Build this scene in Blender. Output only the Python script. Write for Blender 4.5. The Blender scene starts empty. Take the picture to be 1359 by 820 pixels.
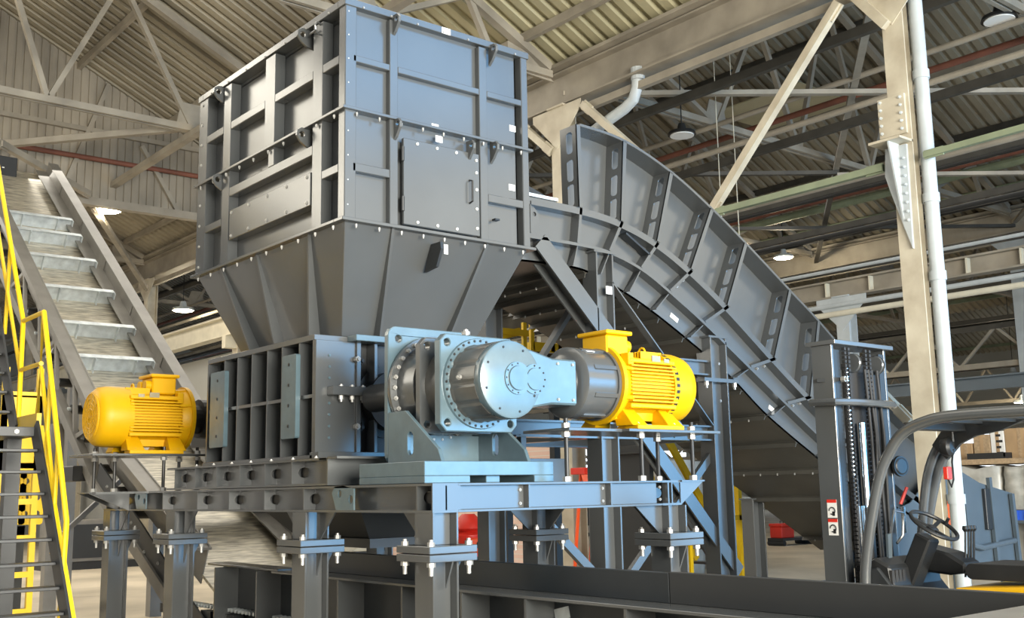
import bpy, math, random
from mathutils import Vector, Matrix
from mathutils.geometry import tessellate_polygon
random.seed(7)
sc = bpy.context.scene
col = sc.collection
PI = math.pi
R_ = math.radians

# ------------------------------------------------------------ camera
YAW, PITCH, ROLL, FPX, CAMZ = 39.449, 9.440, -1.049, 1443.3, 1.6
a_, b_, c_ = R_(YAW), R_(PITCH), R_(ROLL)
FWD = Vector((math.sin(a_)*math.cos(b_), math.cos(a_)*math.cos(b_), math.sin(b_)))
r0 = Vector((math.cos(a_), -math.sin(a_), 0)); u0 = r0.cross(FWD)
RGT = r0*math.cos(c_) + u0*math.sin(c_)
UPV = -r0*math.sin(c_) + u0*math.cos(c_)
CAM = Vector((0, 0, CAMZ))
cd = bpy.data.cameras.new('camera'); cam = bpy.data.objects.new('camera', cd); col.objects.link(cam)
M = Matrix.Identity(4)
for i in range(3):
    M[i][0] = RGT[i]; M[i][1] = UPV[i]; M[i][2] = -FWD[i]; M[i][3] = CAM[i]
cam.matrix_world = M
cd.sensor_width = 36; cd.lens = FPX/1359*36; cd.clip_end = 300; cd.clip_start = .05
sc.camera = cam

def at(x, y, ax, v):
    """world point on the plane ax = v seen at a place of the photograph"""
    d = FWD + RGT*((x-679.5)/FPX) - UPV*((y-410)/FPX)
    i = 'XYZ'.index(ax)
    return CAM + d*((v-CAM[i])/d[i])

# ------------------------------------------------------------ light
sc.view_settings.view_transform = 'Standard'; sc.view_settings.look = 'None'
sc.view_settings.gamma = 1; sc.view_settings.use_curve_mapping = False
sc.view_settings.exposure = 0.0
w = bpy.data.worlds.new('world'); sc.world = w; w.use_nodes = True
nt = w.node_tree; bg = nt.nodes['Background']
bg.inputs[0].default_value = (.80, .88, 1, 1); bg.inputs[1].default_value = .22

def area(name, loc, target, sx, sy, e, c, spread=180):
    l = bpy.data.lights.new(name, 'AREA'); l.shape = 'RECTANGLE'; l.size = sx; l.size_y = sy; l.energy = e; l.color = c; l.spread = R_(spread)
    o = bpy.data.objects.new(name, l); col.objects.link(o); o.location = loc
    o.rotation_euler = (Vector(target)-Vector(loc)).to_track_quat('-Z', 'Y').to_euler()
    return o
# daylight through the open end of the hall behind the photographer and the open long side, plus added panels
area('daylight_gate', (15.7, -6.5, 2.6), (9, 9, 1.5), 14, 5.1, 1480, (.17, .54, 1), 160)
area('white_fill_open_end', (3, -9, 3.4), (6, 9, 1.2), 11, 5, 3400, (1, .945, .82), 120)  # added neutral fill for faces turned to the open end
area('sky_reflection_panel', (17, -8, 14.2), (7, 8, 5), 13, 6, 760, (.14, .50, 1), 150)  # added blue panel, mirrored as sky in the hopper's upper half
area('warm_reflection_panel', (18, -8.2, 8.4), (7, 8, 4), 17, 4.6, 330, (1, .87, .62), 150)  # added warm panel, its reflection warms the middle of the hopper
area('daylight_side', (-10, 20, 3.6), (5, 12, 1.5), 40, 6, 260, (1, .88, .70), 140)
# roof windows, and two added panels under the closed deck
area('reflection_panel_near_slope', (-1.3, 19, 9.75), (1.6, 17.5, 4), 4, 15, 1500, (1, .94, .80), 165)  # added panel, mirrored as a bright sheen in the hopper's side
area('fill_panel_rear', (8.5, 19, 8.2), (9.5, 17, 0), 4, 9, 330, (1, .95, .86))  # added fill for the brick wall, column and floor behind the machine
for (x, y) in ((4, 10), (4, 30), (20, 12), (20, 30)):
    area('skylight', (x, y, 8.3), (x, y, 0), 6, 12, {(4, 10): 420, (4, 30): 900, (20, 12): 210, (20, 30): 300}[(x, y)], (1, .95, .86))

# ------------------------------------------------------------ materials
def mat(name, c, rough=.5, metal=0, var=.12, scale=3, bump=0, bscale=40, spec=.5, stretch=None, emit=None, es=0, c2=None):
    m = bpy.data.materials.new(name); m.use_nodes = True
    n = m.node_tree.nodes; L = m.node_tree.links; b = n['Principled BSDF']
    b.inputs['Roughness'].default_value = rough; b.inputs['Metallic'].default_value = metal
    b.inputs['Specular IOR Level'].default_value = spec
    tc = n.new('ShaderNodeTexCoord'); mp = n.new('ShaderNodeMapping'); L.new(tc.outputs['Object'], mp.inputs[0])
    if stretch: mp.inputs['Scale'].default_value = stretch
    t = n.new('ShaderNodeTexNoise'); t.inputs['Scale'].default_value = scale; t.inputs['Detail'].default_value = 5
    L.new(mp.outputs[0], t.inputs[0])
    cr = n.new('ShaderNodeValToRGB'); L.new(t.outputs['Fac'], cr.inputs[0])
    cc = c2 or c
    cr.color_ramp.elements[0].position = .3; cr.color_ramp.elements[1].position = .7
    cr.color_ramp.elements[0].color = (*[x*(1-var) for x in cc], 1); cr.color_ramp.elements[1].color = (*[min(1, x*(1+var)) for x in c], 1)
    L.new(cr.outputs[0], b.inputs['Base Color'])
    if bump:
        t2 = n.new('ShaderNodeTexNoise'); t2.inputs['Scale'].default_value = bscale; L.new(mp.outputs[0], t2.inputs[0])
        bp = n.new('ShaderNodeBump'); bp.inputs['Strength'].default_value = bump; bp.inputs['Distance'].default_value = .01
        L.new(t2.outputs['Fac'], bp.inputs['Height']); L.new(bp.outputs[0], b.inputs['Normal'])
    if emit:
        b.inputs['Emission Color'].default_value = (*emit, 1); b.inputs['Emission Strength'].default_value = es
    return m
STEEL = mat('grey_paint', (.078, .084, .088), .22, var=.10, scale=1.2, spec=1.0)
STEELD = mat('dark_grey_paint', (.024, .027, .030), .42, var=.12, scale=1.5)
GEAR = mat('gear_paint_blue_sheen', (.088, .138, .168), .25, var=.14, scale=6, spec=1.0)  # grey paint with the blue sky reflection mixed into its colour
DRUM = mat('ground_steel', (.13, .13, .125), .33, metal=.4, var=.15, scale=8)
YELLOW = mat('yellow_paint', (.66, .37, .002), .42, var=.05, scale=4, spec=.3)
RAILY = mat('handrail_yellow', (.90, .60, .01), .4, var=.05, scale=4)
ZINC = mat('zinc', (.40, .40, .39), .42, metal=.5, var=.1, scale=20)
GALV = mat('galvanised', (.66, .71, .73), .42, metal=.35, var=.18, scale=9)
BELT = mat('mottled_belt_plate', (.50, .46, .37), .36, metal=.4, var=.45, scale=5, stretch=(1, 5, 5))  # pale tone with strong random mottling
RAILG = mat('conveyor_grey', (.24, .23, .21), .42, metal=.3, var=.15, scale=3)
CREAM = mat('cream_column_paint', (.56, .52, .42), .6, var=.12, scale=2.5, c2=(.48, .42, .32))
PIPEW = mat('pale_pipe', (.46, .50, .52), .45, var=.10, scale=3)
TRUSS = mat('old_truss_paint', (.30, .27, .22), .65, var=.25, scale=1.5)
DECK = mat('roof_deck', (.30, .27, .205), .6, var=.28, scale=.35, c2=(.22, .195, .145))
DECKY = mat('yellowish_deck', (.37, .34, .22), .6, var=.2, scale=.6)  # lighter, yellower tone than the other deck
RUST = mat('red_oxide', (.19, .07, .045), .7, var=.25, scale=2)
GREENP = mat('green_primer', (.22, .26, .17), .6, var=.2, scale=2)
WALLP = mat('bulkhead_paint', (.30, .265, .21), .75, var=.38, scale=1.1, stretch=(1, 1, .4))
BLACK = mat('black_paint', (.016, .017, .018), .45, var=.2)
RUBBER = mat('rubber', (.025, .025, .026), .7, var=.2)
CHROME = mat('chrome', (.75, .75, .73), .18, metal=1, var=.05)
RED = mat('red_paint', (.68, .035, .02), .4, var=.1)
ORANGE = mat('orange_red_paint', (.85, .10, .02), .4, var=.08)
STICK = mat('white_sticker', (.86, .86, .84), .5, var=.03)
PLATEM = mat('rating_plate', (.34, .30, .20), .4, metal=.5, var=.15)
CARD = mat('cardboard', (.46, .31, .17), .8, var=.12)
WRAP = mat('stretch_wrap', (.42, .41, .37), .3, var=.35, scale=3, bump=.9, bscale=6)
BLUEP = mat('blue_plastic', (.03, .12, .62), .45, var=.08)
WOOD = mat('pallet_wood', (.42, .30, .18), .8, var=.2, stretch=(1, 8, 8))
WHITEW = mat('white_wall_paint', (.42, .42, .39), .8, var=.08, scale=.6)
LAMP = mat('lamp_glow', (1, .95, .8), .5, emit=(1, .86, .55), es=28)
GLASSW = mat('bright_window', (.8, .85, .9), .3, emit=(.85, .93, 1), es=2.2)
GRILLE = mat('fan_grille', (.70, .42, .01), .5, var=.25, scale=90)
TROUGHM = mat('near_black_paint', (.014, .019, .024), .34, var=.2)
PAN = mat('pan_grey', (.07, .068, .06), .38, var=.2, scale=2)
DARKT = mat('dark_steel', (.05, .047, .04), .6, var=.25)  # one dark tone for members under the far roofs
MACH = mat('blue_grey_enamel', (.085, .11, .13), .4, var=.08)
OFFW = mat('off_white_paint', (.66, .62, .50), .6, var=.1)
def brick_mat():
    m = bpy.data.materials.new('pink_brick'); m.use_nodes = True
    n = m.node_tree.nodes; L = m.node_tree.links; b = n['Principled BSDF']; b.inputs['Roughness'].default_value = .85
    tc = n.new('ShaderNodeTexCoord'); mp = n.new('ShaderNodeMapping'); mp.inputs['Rotation'].default_value = (R_(90), 0, 0)
    t = n.new('ShaderNodeTexBrick'); t.inputs['Scale'].default_value = 3
    t.inputs['Color1'].default_value = (.72, .50, .42, 1); t.inputs['Color2'].default_value = (.78, .60, .52, 1); t.inputs['Mortar'].default_value = (.7, .65, .6, 1)
    L.new(tc.outputs['Object'], mp.inputs[0]); L.new(mp.outputs[0], t.inputs[0]); L.new(t.outputs[0], b.inputs['Base Color'])
    return m
BRICK = brick_mat()
FLOORM = mat('concrete', (.60, .52, .40), .55, var=.18, scale=.7, bump=.1, bscale=8, c2=(.52, .45, .34))

# ------------------------------------------------------------ mesh helpers
class MB:
    def __init__(s): s.v = []; s.f = []
    def add(s, vs, fs):
        k = len(s.v); s.v += [tuple(p) for p in vs]; s.f += [tuple(i+k for i in f) for f in fs]; return s
    def box(s, x0, x1, y0, y1, z0, z1):
        if x0 > x1: x0, x1 = x1, x0
        if y0 > y1: y0, y1 = y1, y0
        if z0 > z1: z0, z1 = z1, z0
        return s.add([(x, y, z) for z in (z0, z1) for y in (y0, y1) for x in (x0, x1)],
                     [(0, 2, 3, 1), (4, 5, 7, 6), (0, 1, 5, 4), (2, 6, 7, 3), (0, 4, 6, 2), (1, 3, 7, 5)])
    def bar(s, p0, p1, wd, ht, up=(0, 0, 1), off=(0, 0)):
        """rectangular bar; ht lies along up as far as possible"""
        p0 = Vector(p0); p1 = Vector(p1); d = (p1-p0).normalized(); u = Vector(up)
        if abs(d.dot(u)) > .98: u = Vector((0, 1, 0))
        sd = d.cross(u).normalized(); u = sd.cross(d)
        vs = []
        for p in (p0, p1):
            for (i, j) in ((-.5, -.5), (.5, -.5), (.5, .5), (-.5, .5)):
                vs.append(p + sd*(i*wd+off[0]) + u*(j*ht+off[1]))
        return s.add(vs, [(3, 2, 1, 0), (4, 5, 6, 7), (0, 1, 5, 4), (1, 2, 6, 5), (2, 3, 7, 6), (3, 0, 4, 7)])
    def ibeam(s, p0, p1, b, h, tw, tf, up=(0, 0, 1)):
        s.bar(p0, p1, tw, h-2*tf, up)
        s.bar(p0, p1, b, tf, up, (0, h/2-tf/2)); s.bar(p0, p1, b, tf, up, (0, -h/2+tf/2)); return s
    def angle(s, p0, p1, a, t, up=(0, 0, 1)):
        s.bar(p0, p1, a, t, up); s.bar(p0, p1, t, a, up, (-a/2+t/2, -a/2)); return s
    def tube(s, p0, p1, r, n=10, r1=None, cap=True):
        p0 = Vector(p0); p1 = Vector(p1); d = (p1-p0).normalized()
        u = Vector((0, 0, 1)) if abs(d.z) < .9 else Vector((1, 0, 0))
        e = d.cross(u).normalized(); g = e.cross(d); r1 = r if r1 is None else r1
        vs = [p + (e*math.cos(2*PI*i/n)+g*math.sin(2*PI*i/n))*q for p, q in ((p0, r), (p1, r1)) for i in range(n)]
        fs = [(i, (i+1) % n, n+(i+1) % n, n+i) for i in range(n)]
        if cap: fs += [tuple(range(n-1, -1, -1)), tuple(range(n, 2*n))]
        return s.add(vs, fs)
    def path(s, pts, r, n=8):
        pts = [Vector(p) for p in pts]; rings = []
        for i, p in enumerate(pts):
            d = ((pts[min(i+1, len(pts)-1)]-pts[max(i-1, 0)])).normalized()
            u = Vector((0, 0, 1)) if abs(d.z) < .85 else Vector((0, 1, 0))
            if i and rings: u = ug
            e = d.cross(u).normalized(); g = e.cross(d); ug = g
            rings.append([p + (e*math.cos(2*PI*k/n)+g*math.sin(2*PI*k/n))*r for k in range(n)])
        vs = [q for rg in rings for q in rg]; fs = []
        for i in range(len(pts)-1):
            for k in range(n): fs.append((i*n+k, i*n+(k+1) % n, (i+1)*n+(k+1) % n, (i+1)*n+k))
        fs += [tuple(range(n-1, -1, -1)), tuple(range((len(pts)-1)*n, len(pts)*n))]
        return s.add(vs, fs)
    def strip(s, pts, wd, ht, up):
        """flat bar bent along points"""
        for i in range(len(pts)-1): s.bar(pts[i], pts[i+1], wd, ht, up)
        return s
    def lathe(s, prof, o, ax, n=32, wob=None):
        """prof: (distance along ax, radius)"""
        o = Vector(o); d = Vector(ax).normalized(); u = Vector((0, 0, 1)) if abs(d.z) < .9 else Vector((1, 0, 0))
        e = d.cross(u).normalized(); g = e.cross(d); vs = []; fs = []
        for j, (t, r) in enumerate(prof):
            for i in range(n):
                q = r*(wob(i) if wob else 1)
                vs.append(o + d*t + (e*math.cos(2*PI*i/n)+g*math.sin(2*PI*i/n))*q)
        for j in range(len(prof)-1):
            for i in range(n): fs.append((j*n+i, j*n+(i+1) % n, (j+1)*n+(i+1) % n, (j+1)*n+i))
        fs += [tuple(range(n-1, -1, -1)), tuple(range((len(prof)-1)*n, len(prof)*n))]
        return s.add(vs, fs)
    def plate(s, poly, plane, d0, d1, holes=()):
        """flat plate: poly of 2-D points in the plane normal to X, Y or Z, from d0 to d1 along it"""
        def P(q, d): return {'X': (d, q[0], q[1]), 'Y': (q[0], d, q[1]), 'Z': (q[0], q[1], d)}[plane]
        loops = [list(poly)] + [list(h) for h in holes]
        flat = [q for l in loops for q in l]; n = len(flat)
        tri = tessellate_polygon([[Vector((q[0], q[1], 0)) for q in l] for l in loops])
        vs = [P(q, d0) for q in flat] + [P(q, d1) for q in flat]
        fs = [tuple(t) for t in tri] + [tuple(i+n for i in reversed(t)) for t in tri]
        k = 0
        for l in loops:
            m = len(l)
            for i in range(m): fs.append((k+i, k+(i+1) % m, n+k+(i+1) % m, n+k+i))
            k += m
        return s.add(vs, fs)
    def ribbon(s, A, B, y0, y1):
        """solid between two (x, z) lines of equal length, from y0 to y1"""
        n = len(A)
        vs = [(x, y, z) for y in (y0, y1) for L in (A, B) for (x, z) in L]
        fs = []
        for i in range(n-1):
            a, b, c, d = i, n+i, 2*n+i, 3*n+i
            fs += [(a, a+1, b+1, b), (c, d, d+1, c+1), (a, c, c+1, a+1), (b, b+1, d+1, d)]
        fs += [(0, n, 3*n, 2*n), (n-1, 3*n-1, 4*n-1, 2*n-1)]
        return s.add(vs, fs)
    def build(s, name, m, parent=None, bevel=0, smooth=False):
        o3 = Vector((0, 0, 0))
        p = parent
        while p is not None: o3 = o3 + Vector(p.location); p = p.parent
        me = bpy.data.meshes.new(name)
        if parent is None and s.v:
            mn = [min(q[i] for q in s.v) for i in range(3)]; mx = [max(q[i] for q in s.v) for i in range(3)]
            o3 = Vector(((mn[0]+mx[0])/2, (mn[1]+mx[1])/2, mn[2]))
        me.from_pydata([tuple(Vector(q)-o3) for q in s.v], [], s.f); me.update()
        import bmesh
        bm = bmesh.new(); bm.from_mesh(me); bmesh.ops.recalc_face_normals(bm, faces=bm.faces); bm.to_mesh(me); bm.free()
        me.materials.append(m)
        if smooth:
            for f in me.polygons: f.use_smooth = True
            me.set_sharp_from_angle(angle=R_(35))
        o = bpy.data.objects.new(name, me); col.objects.link(o)
        if parent is None: o.location = o3
        else: o.parent = parent
        if bevel:
            bv = o.modifiers.new('edge', 'BEVEL'); bv.width = bevel; bv.segments = 1; bv.limit_method = 'ANGLE'; bv.angle_limit = R_(50)
        return o

def circ(x, y, r, n=14): return [(x+r*math.cos(2*PI*i/n), y+r*math.sin(2*PI*i/n)) for i in range(n)]
def rrect(x0, x1, y0, y1, r, n=4):
    o = []
    for (cx, cy, a0) in ((x1-r, y1-r, 0), (x0+r, y1-r, 90), (x0+r, y0+r, 180), (x1-r, y0+r, 270)):
        for i in range(n+1):
            t = R_(a0+90*i/n); o.append((cx+r*math.cos(t), cy+r*math.sin(t)))
    return o
def slot(x, y, w_, h_): return rrect(x-w_/2, x+w_/2, y-h_/2, y+h_/2, min(w_, h_)/2*.98, 4)
def tag(o, label, cat, group=None, kind=None):
    o['label'] = label; o['category'] = cat
    if group: o['group'] = group
    if kind: o['kind'] = kind
    return o
def thing(name, label, cat, loc=(0, 0, 0), group=None):
    o = bpy.data.objects.new(name, None); o.empty_display_size = .2; col.objects.link(o); o.location = loc
    return tag(o, label, cat, group)
def copy_tree(o, parent=None):
    c = o.copy(); col.objects.link(c)
    if parent is not None: c.parent = parent
    for ch in list(o.children): copy_tree(ch, c)
    return c
def struct(o): o['kind'] = 'structure'; return o
BOLT = {}
def bolt(parent, p, ax, r=.014, h=.022, m=None, name='bolt'):
    """a hex bolt head pointing along ax; copies share one mesh"""
    m = m or ZINC
    k = (round(r, 4), round(h, 4), m.name, name)
    if k not in BOLT:
        b = MB(); b.tube((0, 0, -.004), (0, 0, h*.62), r, 6); b.tube((0, 0, h*.62), (0, 0, h), r*.55, 8)
        me = bpy.data.meshes.new(name); me.from_pydata(b.v, [], b.f); me.materials.append(m); BOLT[k] = me
    o = bpy.data.objects.new(name, BOLT[k]); col.objects.link(o)
    q = Vector(p); pp = parent
    while pp is not None: q = q - Vector(pp.location); pp = pp.parent
    o.parent = parent; o.location = q
    o.rotation_euler = Vector(ax).to_track_quat('Z', 'Y').to_euler()
    return o
# ------------------------------------------------------------ the hall
struct(MB().box(-14, 62, -13, 62, -.2, 0).build('floor', FLOORM))
ZV, ZR, SL = 8.65, 12.45, .481
def deck(x0, z0, x1, z1, y0, y1, m):
    b = MB(); p = .31; n = int((y1-y0)/p); d = Vector((x1-x0, 0, z1-z0)).normalized(); nz = Vector((-d.z, 0, d.x))
    if nz.z < 0: nz = -nz
    prof = []
    for i in range(n):
        y = y0+i*p
        prof += [(y, 0), (y+.16, 0), (y+.19, .07), (y+.28, .07)]
    prof.append((y0+n*p, 0))
    vs = []
    for (X, Z) in ((x0, z0), (x1, z1)):
        for (y, h) in prof: vs.append(Vector((X, y, Z))+nz*h)
        for (y, h) in prof: vs.append(Vector((X, y, Z))+nz*(h+.02))
    k = len(prof); fs = []
    for i in range(k-1):
        fs.append((i, i+1, 2*k+i+1, 2*k+i)); fs.append((k+i, 3*k+i, 3*k+i+1, k+i+1))
    b.add(vs, fs)
    return struct(b.build('ceiling', m))
deck(-3.9, ZV, 4, ZR, 1, 60, DECK)
deck(4, ZR, 11.9, ZV, 15.2, 60, DECK)
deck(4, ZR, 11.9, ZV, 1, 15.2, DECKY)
for k in (1, 2, 3):
    o = 15.8*k
    deck(-3.9+o, ZV, 4+o, ZR, 1, 60, DECK); deck(4+o, ZR, 11.9+o, ZV, 1, 60, DECK)
# outer walls with window bands
b = MB(); b.box(59.2, 59.4, -3, 60, 0, 2.2); b.box(59.2, 59.4, -3, 60, 4.2, 9.5)
for i in range(11): b.box(59.2, 59.4, -3+i*6.1, -2.2+i*6.1, 2.2, 4.2)
struct(b.build('wall_right', WHITEW))
for i in range(10):
    g = MB().box(59.28, 59.32, -2.2+i*6.1, 3.1+i*6.1, 2.2, 4.2)
    g.box(59.22, 59.38, .4+i*6.1, .5+i*6.1, 2.2, 4.2); struct(g.build('window_%d' % (i+1), GLASSW))
b = MB(); b.box(-4, 59.4, 60, 60.2, 0, 2.5); b.box(-4, 59.4, 60, 60.2, 4.5, 12.6)
for i in range(11): b.box(-4+i*6.1, -3+i*6.1, 60, 60.2, 2.5, 4.5)
struct(b.build('wall_far', WHITEW))
for i in range(10):
    g = MB().box(-3+i*6.1, 2.1+i*6.1, 60.06, 60.1, 2.5, 4.5); struct(g.build('window_%d' % (i+21), GLASSW))
# low partition along the column row
struct(MB().box(12.3, 12.5, 20, 60, 0, 5.3).build('wall_partition', WHITEW))
struct(MB().box(12.3, 12.5, 13.4, 20, 0, 2.6).build('wall_brick', BRICK))
# sheeted bulkhead above the truss chord
b = MB(); Y0 = 23.3; n = int(15.8/.17)
A = []; 
def roofz(x): return ZR-abs(x-4)*SL
vs = []; fs = []
xs = []
for i in range(n):
    x = -3.9+i*.17; xs += [(x, 0), (x+.12, 0), (x+.13, .03), (x+.16, .03)]
xs.append((11.9, 0))
for (x, h) in xs: vs += [(x, Y0+h, 7.87), (x, Y0+h, roofz(min(x, 11.9))-.02)]
for i in range(len(xs)-1): fs.append((2*i, 2*i+2, 2*i+3, 2*i+1))
k = len(vs)
for (x, h) in xs: vs += [(x, Y0+h+.03, 7.87), (x, Y0+h+.03, roofz(min(x, 11.9))-.02)]
for i in range(len(xs)-1): fs.append((k+2*i, k+2*i+1, k+2*i+3, k+2*i+2))
b.add(vs, fs); struct(b.build('wall_bulkhead', WALLP))
struct(MB().box(-3.9, 11.7, 23.1, 23.29, 7.78, 7.95).build('trim_1', TRUSS))
struct(MB().box(-3.9, 11.3, 23.2, 23.29, 9.42, 9.52).build('trim_2', TRUSS))
tag(MB().tube((-3.9, 23.2, 8.77), (11.7, 23.2, 8.85), .055).build('sprinkler_pipe', RUST), 'rust red pipe running across the sheeted bulkhead wall', 'pipe')

for i in range(5):
    x = -1.0+i*2.6
    struct(MB().bar((x, 23.24, 7.9), (x+(.9 if i % 2 else -.9), 23.24, min(roofz(x), roofz(x+.9), roofz(x-.9))-.1), .09, .09).build('trim_%d' % (3+i), TRUSS))
# columns of the row beside the conveyor
def column(x, y, h, label, group, m=CREAM, wx=.15, wy=.15):
    t = thing('steel_column', label, 'column', (x, y, 0), group)
    s = MB()
    s.box(x-wx, x-wx+.02, y-wy, y+wy, 0, h); s.box(x+wx-.02, x+wx, y-wy, y+wy, 0, h); s.box(x-wx+.02, x+wx-.02, y-.01, y+.01, 0, h)
    s.build('shaft', m, t)
    MB().box(x-.25, x+.25, y-.25, y+.25, 0, .03).build('base_plate', m, t)
    MB().box(x-.2, x+.2, y-.2, y+.2, h-.03, h).build('cap_plate', m, t)
    for s_ in (-1, 1):
        MB().plate([(y, h-.03), (y+s_*.6, h-.03), (y+s_*.6, h-.15), (y, h-.75)], 'X', x-wx-.015, x-wx).build('gusset', m, t)
    return t
main = column(11.84, 6.80, 7.95, 'tall cream steel column with bolted bracket standing behind the forklift', None, CREAM, .06, .14)
# bracket where struts meet the column
bk = MB()
bk.plate([(6.70, 6.28), (7.06, 6.28), (7.06, 5.78), (6.70, 5.78)], 'X', 11.74, 11.78)
bk.build('bracket_plate', CREAM, main)
MB().box(11.5, 11.8, 6.66, 7.08, 5.66, 5.69).build('bracket_shelf', CREAM, main)
MB().plate([(6.72, 5.64), (7.0, 5.64), (7.03, 5.3), (6.97, 5.08), (6.74, 4.35)], 'X', 11.74, 11.78).build('bracket_gusset', PIPEW, main)
MB().plate([(11.52, 5.66), (11.76, 5.66), (11.76, 4.6)], 'Y', 6.82, 6.84).build('bracket_web', PIPEW, main)
for i in range(5):
    bolt(main, (11.74, 7.02, 5.84+i*.1), (-1, 0, 0), .02, .03, GALV)
    bolt(main, (11.74, 6.75, 5.84+i*.1), (-1, 0, 0), .02, .03, GALV)
for i in range(8): bolt(main, (11.74, 6.76, 4.7+i*.11), (-1, 0, 0), .018, .03, GALV)
MB().bar((11.75, 6.85, 7.2), (11.75, 7.4, 7.92), .12, .12).build('knee_brace', CREAM, main)
for (y, lab) in ((13, 'cream steel column with brick wall beside its foot'), (19.1, 'cream column in the row behind the hopper'), (25.2, 'cream column standing at the bulkhead wall'),
                 (31.3, 'pale column beyond the rising conveyor'), (37.4, 'small far column past the bulkhead'), (43.5, 'column farther past the bulkhead, near the end wall')):
    column(11.9, y, 7.95, lab, 'columns along the roof valley')
for (x, y, lab) in ((19.8, 13, 'pale column under the stiffened beam behind forklift mast'), (19.8, 19.1, 'pale column under the stiffened beam behind curved conveyor'),
                    (19.8, 25.2, 'pale column far under the stiffened beam'),
                    (27.7, 6.9, 'far column seen beyond the boxes on the rack'), (27.7, 13, 'far column under second roof valley'), (35.6, 13, 'distant column near the window wall')):
    column(x, y, 5.5 if x == 19.8 else 7.9, lab, 'columns of the far aisles', PIPEW)
# downpipe clipped to the column
dp = thing('downpipe', 'pale round downpipe running up beside the tall cream column', 'pipe', (11.93, 6.56, 0))
MB().tube((11.93, 6.56, .0), (11.93, 6.56, 7.9), .085, 16).build('pipe', PIPEW, dp, smooth=True)
for z in (1.35, 3.95, 4.9, 6.45): MB().tube((11.93, 6.56, z), (11.93, 6.56, z+.11), .1, 16).build('collar', PIPEW, dp, smooth=True)
# bent white rainwater pipe under the valley girder
dq = thing('bent_pipe', 'bent white pipe dropping from the valley girder behind the hopper', 'pipe', (11.9, 11.3, 7.5))
b = MB(); b.path([(11.9, 11.25, 8.0), (11.9, 11.28, 7.78), (11.9, 11.36, 7.62), (11.9, 11.55, 7.53), (11.9, 12.1, 7.4), (11.9, 12.75, 7.22)], .09, 12)
b.build('pipe', PIPEW, dq, smooth=True); MB().tube((11.9, 11.25, 7.9), (11.9, 11.25, 8.1), .11, 12).build('socket', PIPEW, dq)

# girders and runway beams
for x in (11.9, 27.7):
    b = MB(); b.ibeam((x, 1, 8.25), (x, 60, 8.25), .3, .58, .02, .03)
    tag(b.build('valley_girder', TRUSS), 'deep steel girder under the roof valley above the cream columns' if x < 20 else 'far girder under the second roof valley', 'girder')
    tag(MB().box(x-.3, x+.3, 1, 60, 8.56, 8.62).build('valley_gutter', TRUSS), 'long gutter between roof slopes above the cream columns' if x < 20 else 'far gutter between the roof slopes', 'gutter')
    tag(MB().bar((x+.0, 1, 7.80), (x+.0, 60, 7.80), .10, .12).build('service_pipe', TRUSS), 'dull pipe slung along under the valley girder' if x < 20 else 'pipe slung under the far valley girder', 'pipe')
rw = thing('runway_beam', 'cream crane runway beam beyond the rising conveyor', 'beam', (11.9, 40, 5.5))
MB().ibeam((11.6, 24, 5.75), (11.6, 60, 5.75), .3, .5, .02, .03).build('beam', OFFW, rw)
MB().box(11.55, 11.65, 24, 60, 6.0, 6.06).build('rail', TRUSS, rw)
for i in range(6): MB().box(11.45, 11.75, 25.1+i*6.1, 25.3+i*6.1, 5.2, 5.5).build('bracket', OFFW, rw)
rx = thing('stiffened_beam', 'long beam with square stiffened bays behind the tall cream column', 'beam', (19.8, 12, 5.5))
b = MB(); b.box(19.79, 19.81, -3, 45, 5.52, 5.82); b.box(19.66, 19.94, -3, 45, 5.82, 5.86); b.box(19.66, 19.94, -3, 45, 5.48, 5.52); b.build('beam', TRUSS, rx)
for i in range(44): MB().box(19.67, 19.79, -2.4+i*1.05, -2.36+i*1.05, 5.52, 5.82).build('stiffener', OFFW, rx)
for (z, r, lab, m) in ((5.3, .05, 'thin pale pipe just below the stiffened beam', PIPEW), (5.12, .06, 'thicker pale pipe, lower of the pair below the stiffened beam', OFFW), (6.05, .035, 'thin pipe above the stiffened beam', PIPEW)):
    tag(MB().tube((19.6, -3, z), (19.6, 45, z), r).build('service_pipe', m), lab, 'pipe')
tag(MB().ibeam((19.8, -3, 3.42), (19.8, 22, 3.42), .2, .26, .02, .03).build('crane_girder', MACH), 'blue grey beam low behind the cream column above the pallet rack', 'beam')
for (x, z0, z1, lab) in ((27.7, 4.6, 5.6, 'lattice girder far behind the stiffened beam'), (43.5, 4.8, 6.2, 'farthest lattice girder under the dark roof'), (30, 2.6, 3.3, 'low lattice girder behind the boxes on the rack')):
    t = thing('lattice_girder', lab, 'girder', (x, 20, z0))
    for z in (z0, z1): MB().box(x-.06, x+.06, -3, 50, z-.07, z+.07).build('chord', TRUSS if z == z0 else DARKT, t)
    for i in range(24):
        y = -2+i*2.1
        MB().bar((x, y, z0), (x, y+1.05, z1), .07, .07).build('web_member', OFFW if i % 3 == 0 else TRUSS, t); MB().bar((x, y+1.05, z1), (x, y+2.1, z0), .07, .07).build('web_member', TRUSS, t)
for (x, y) in ((27.7, 0), (27.7, 24), (27.7, 48), (43.5, 6), (43.5, 30), (43.5, 48), (30, 3), (30, 15), (30, 27), (30, 40)):
    z1 = {27.7: 4.53, 43.5: 4.73, 30: 2.53}[x]
    t = thing('girder_post', 'slim steel post holding up one of the far lattice girders', 'post', (x, y, 0), 'posts under the far lattice girders')
    MB().box(x-.08, x+.08, y-.08, y+.08, 0, z1).build('shaft', PIPEW, t); MB().box(x-.16, x+.16, y-.16, y+.16, 0, .03).build('base_plate', PIPEW, t)
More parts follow.
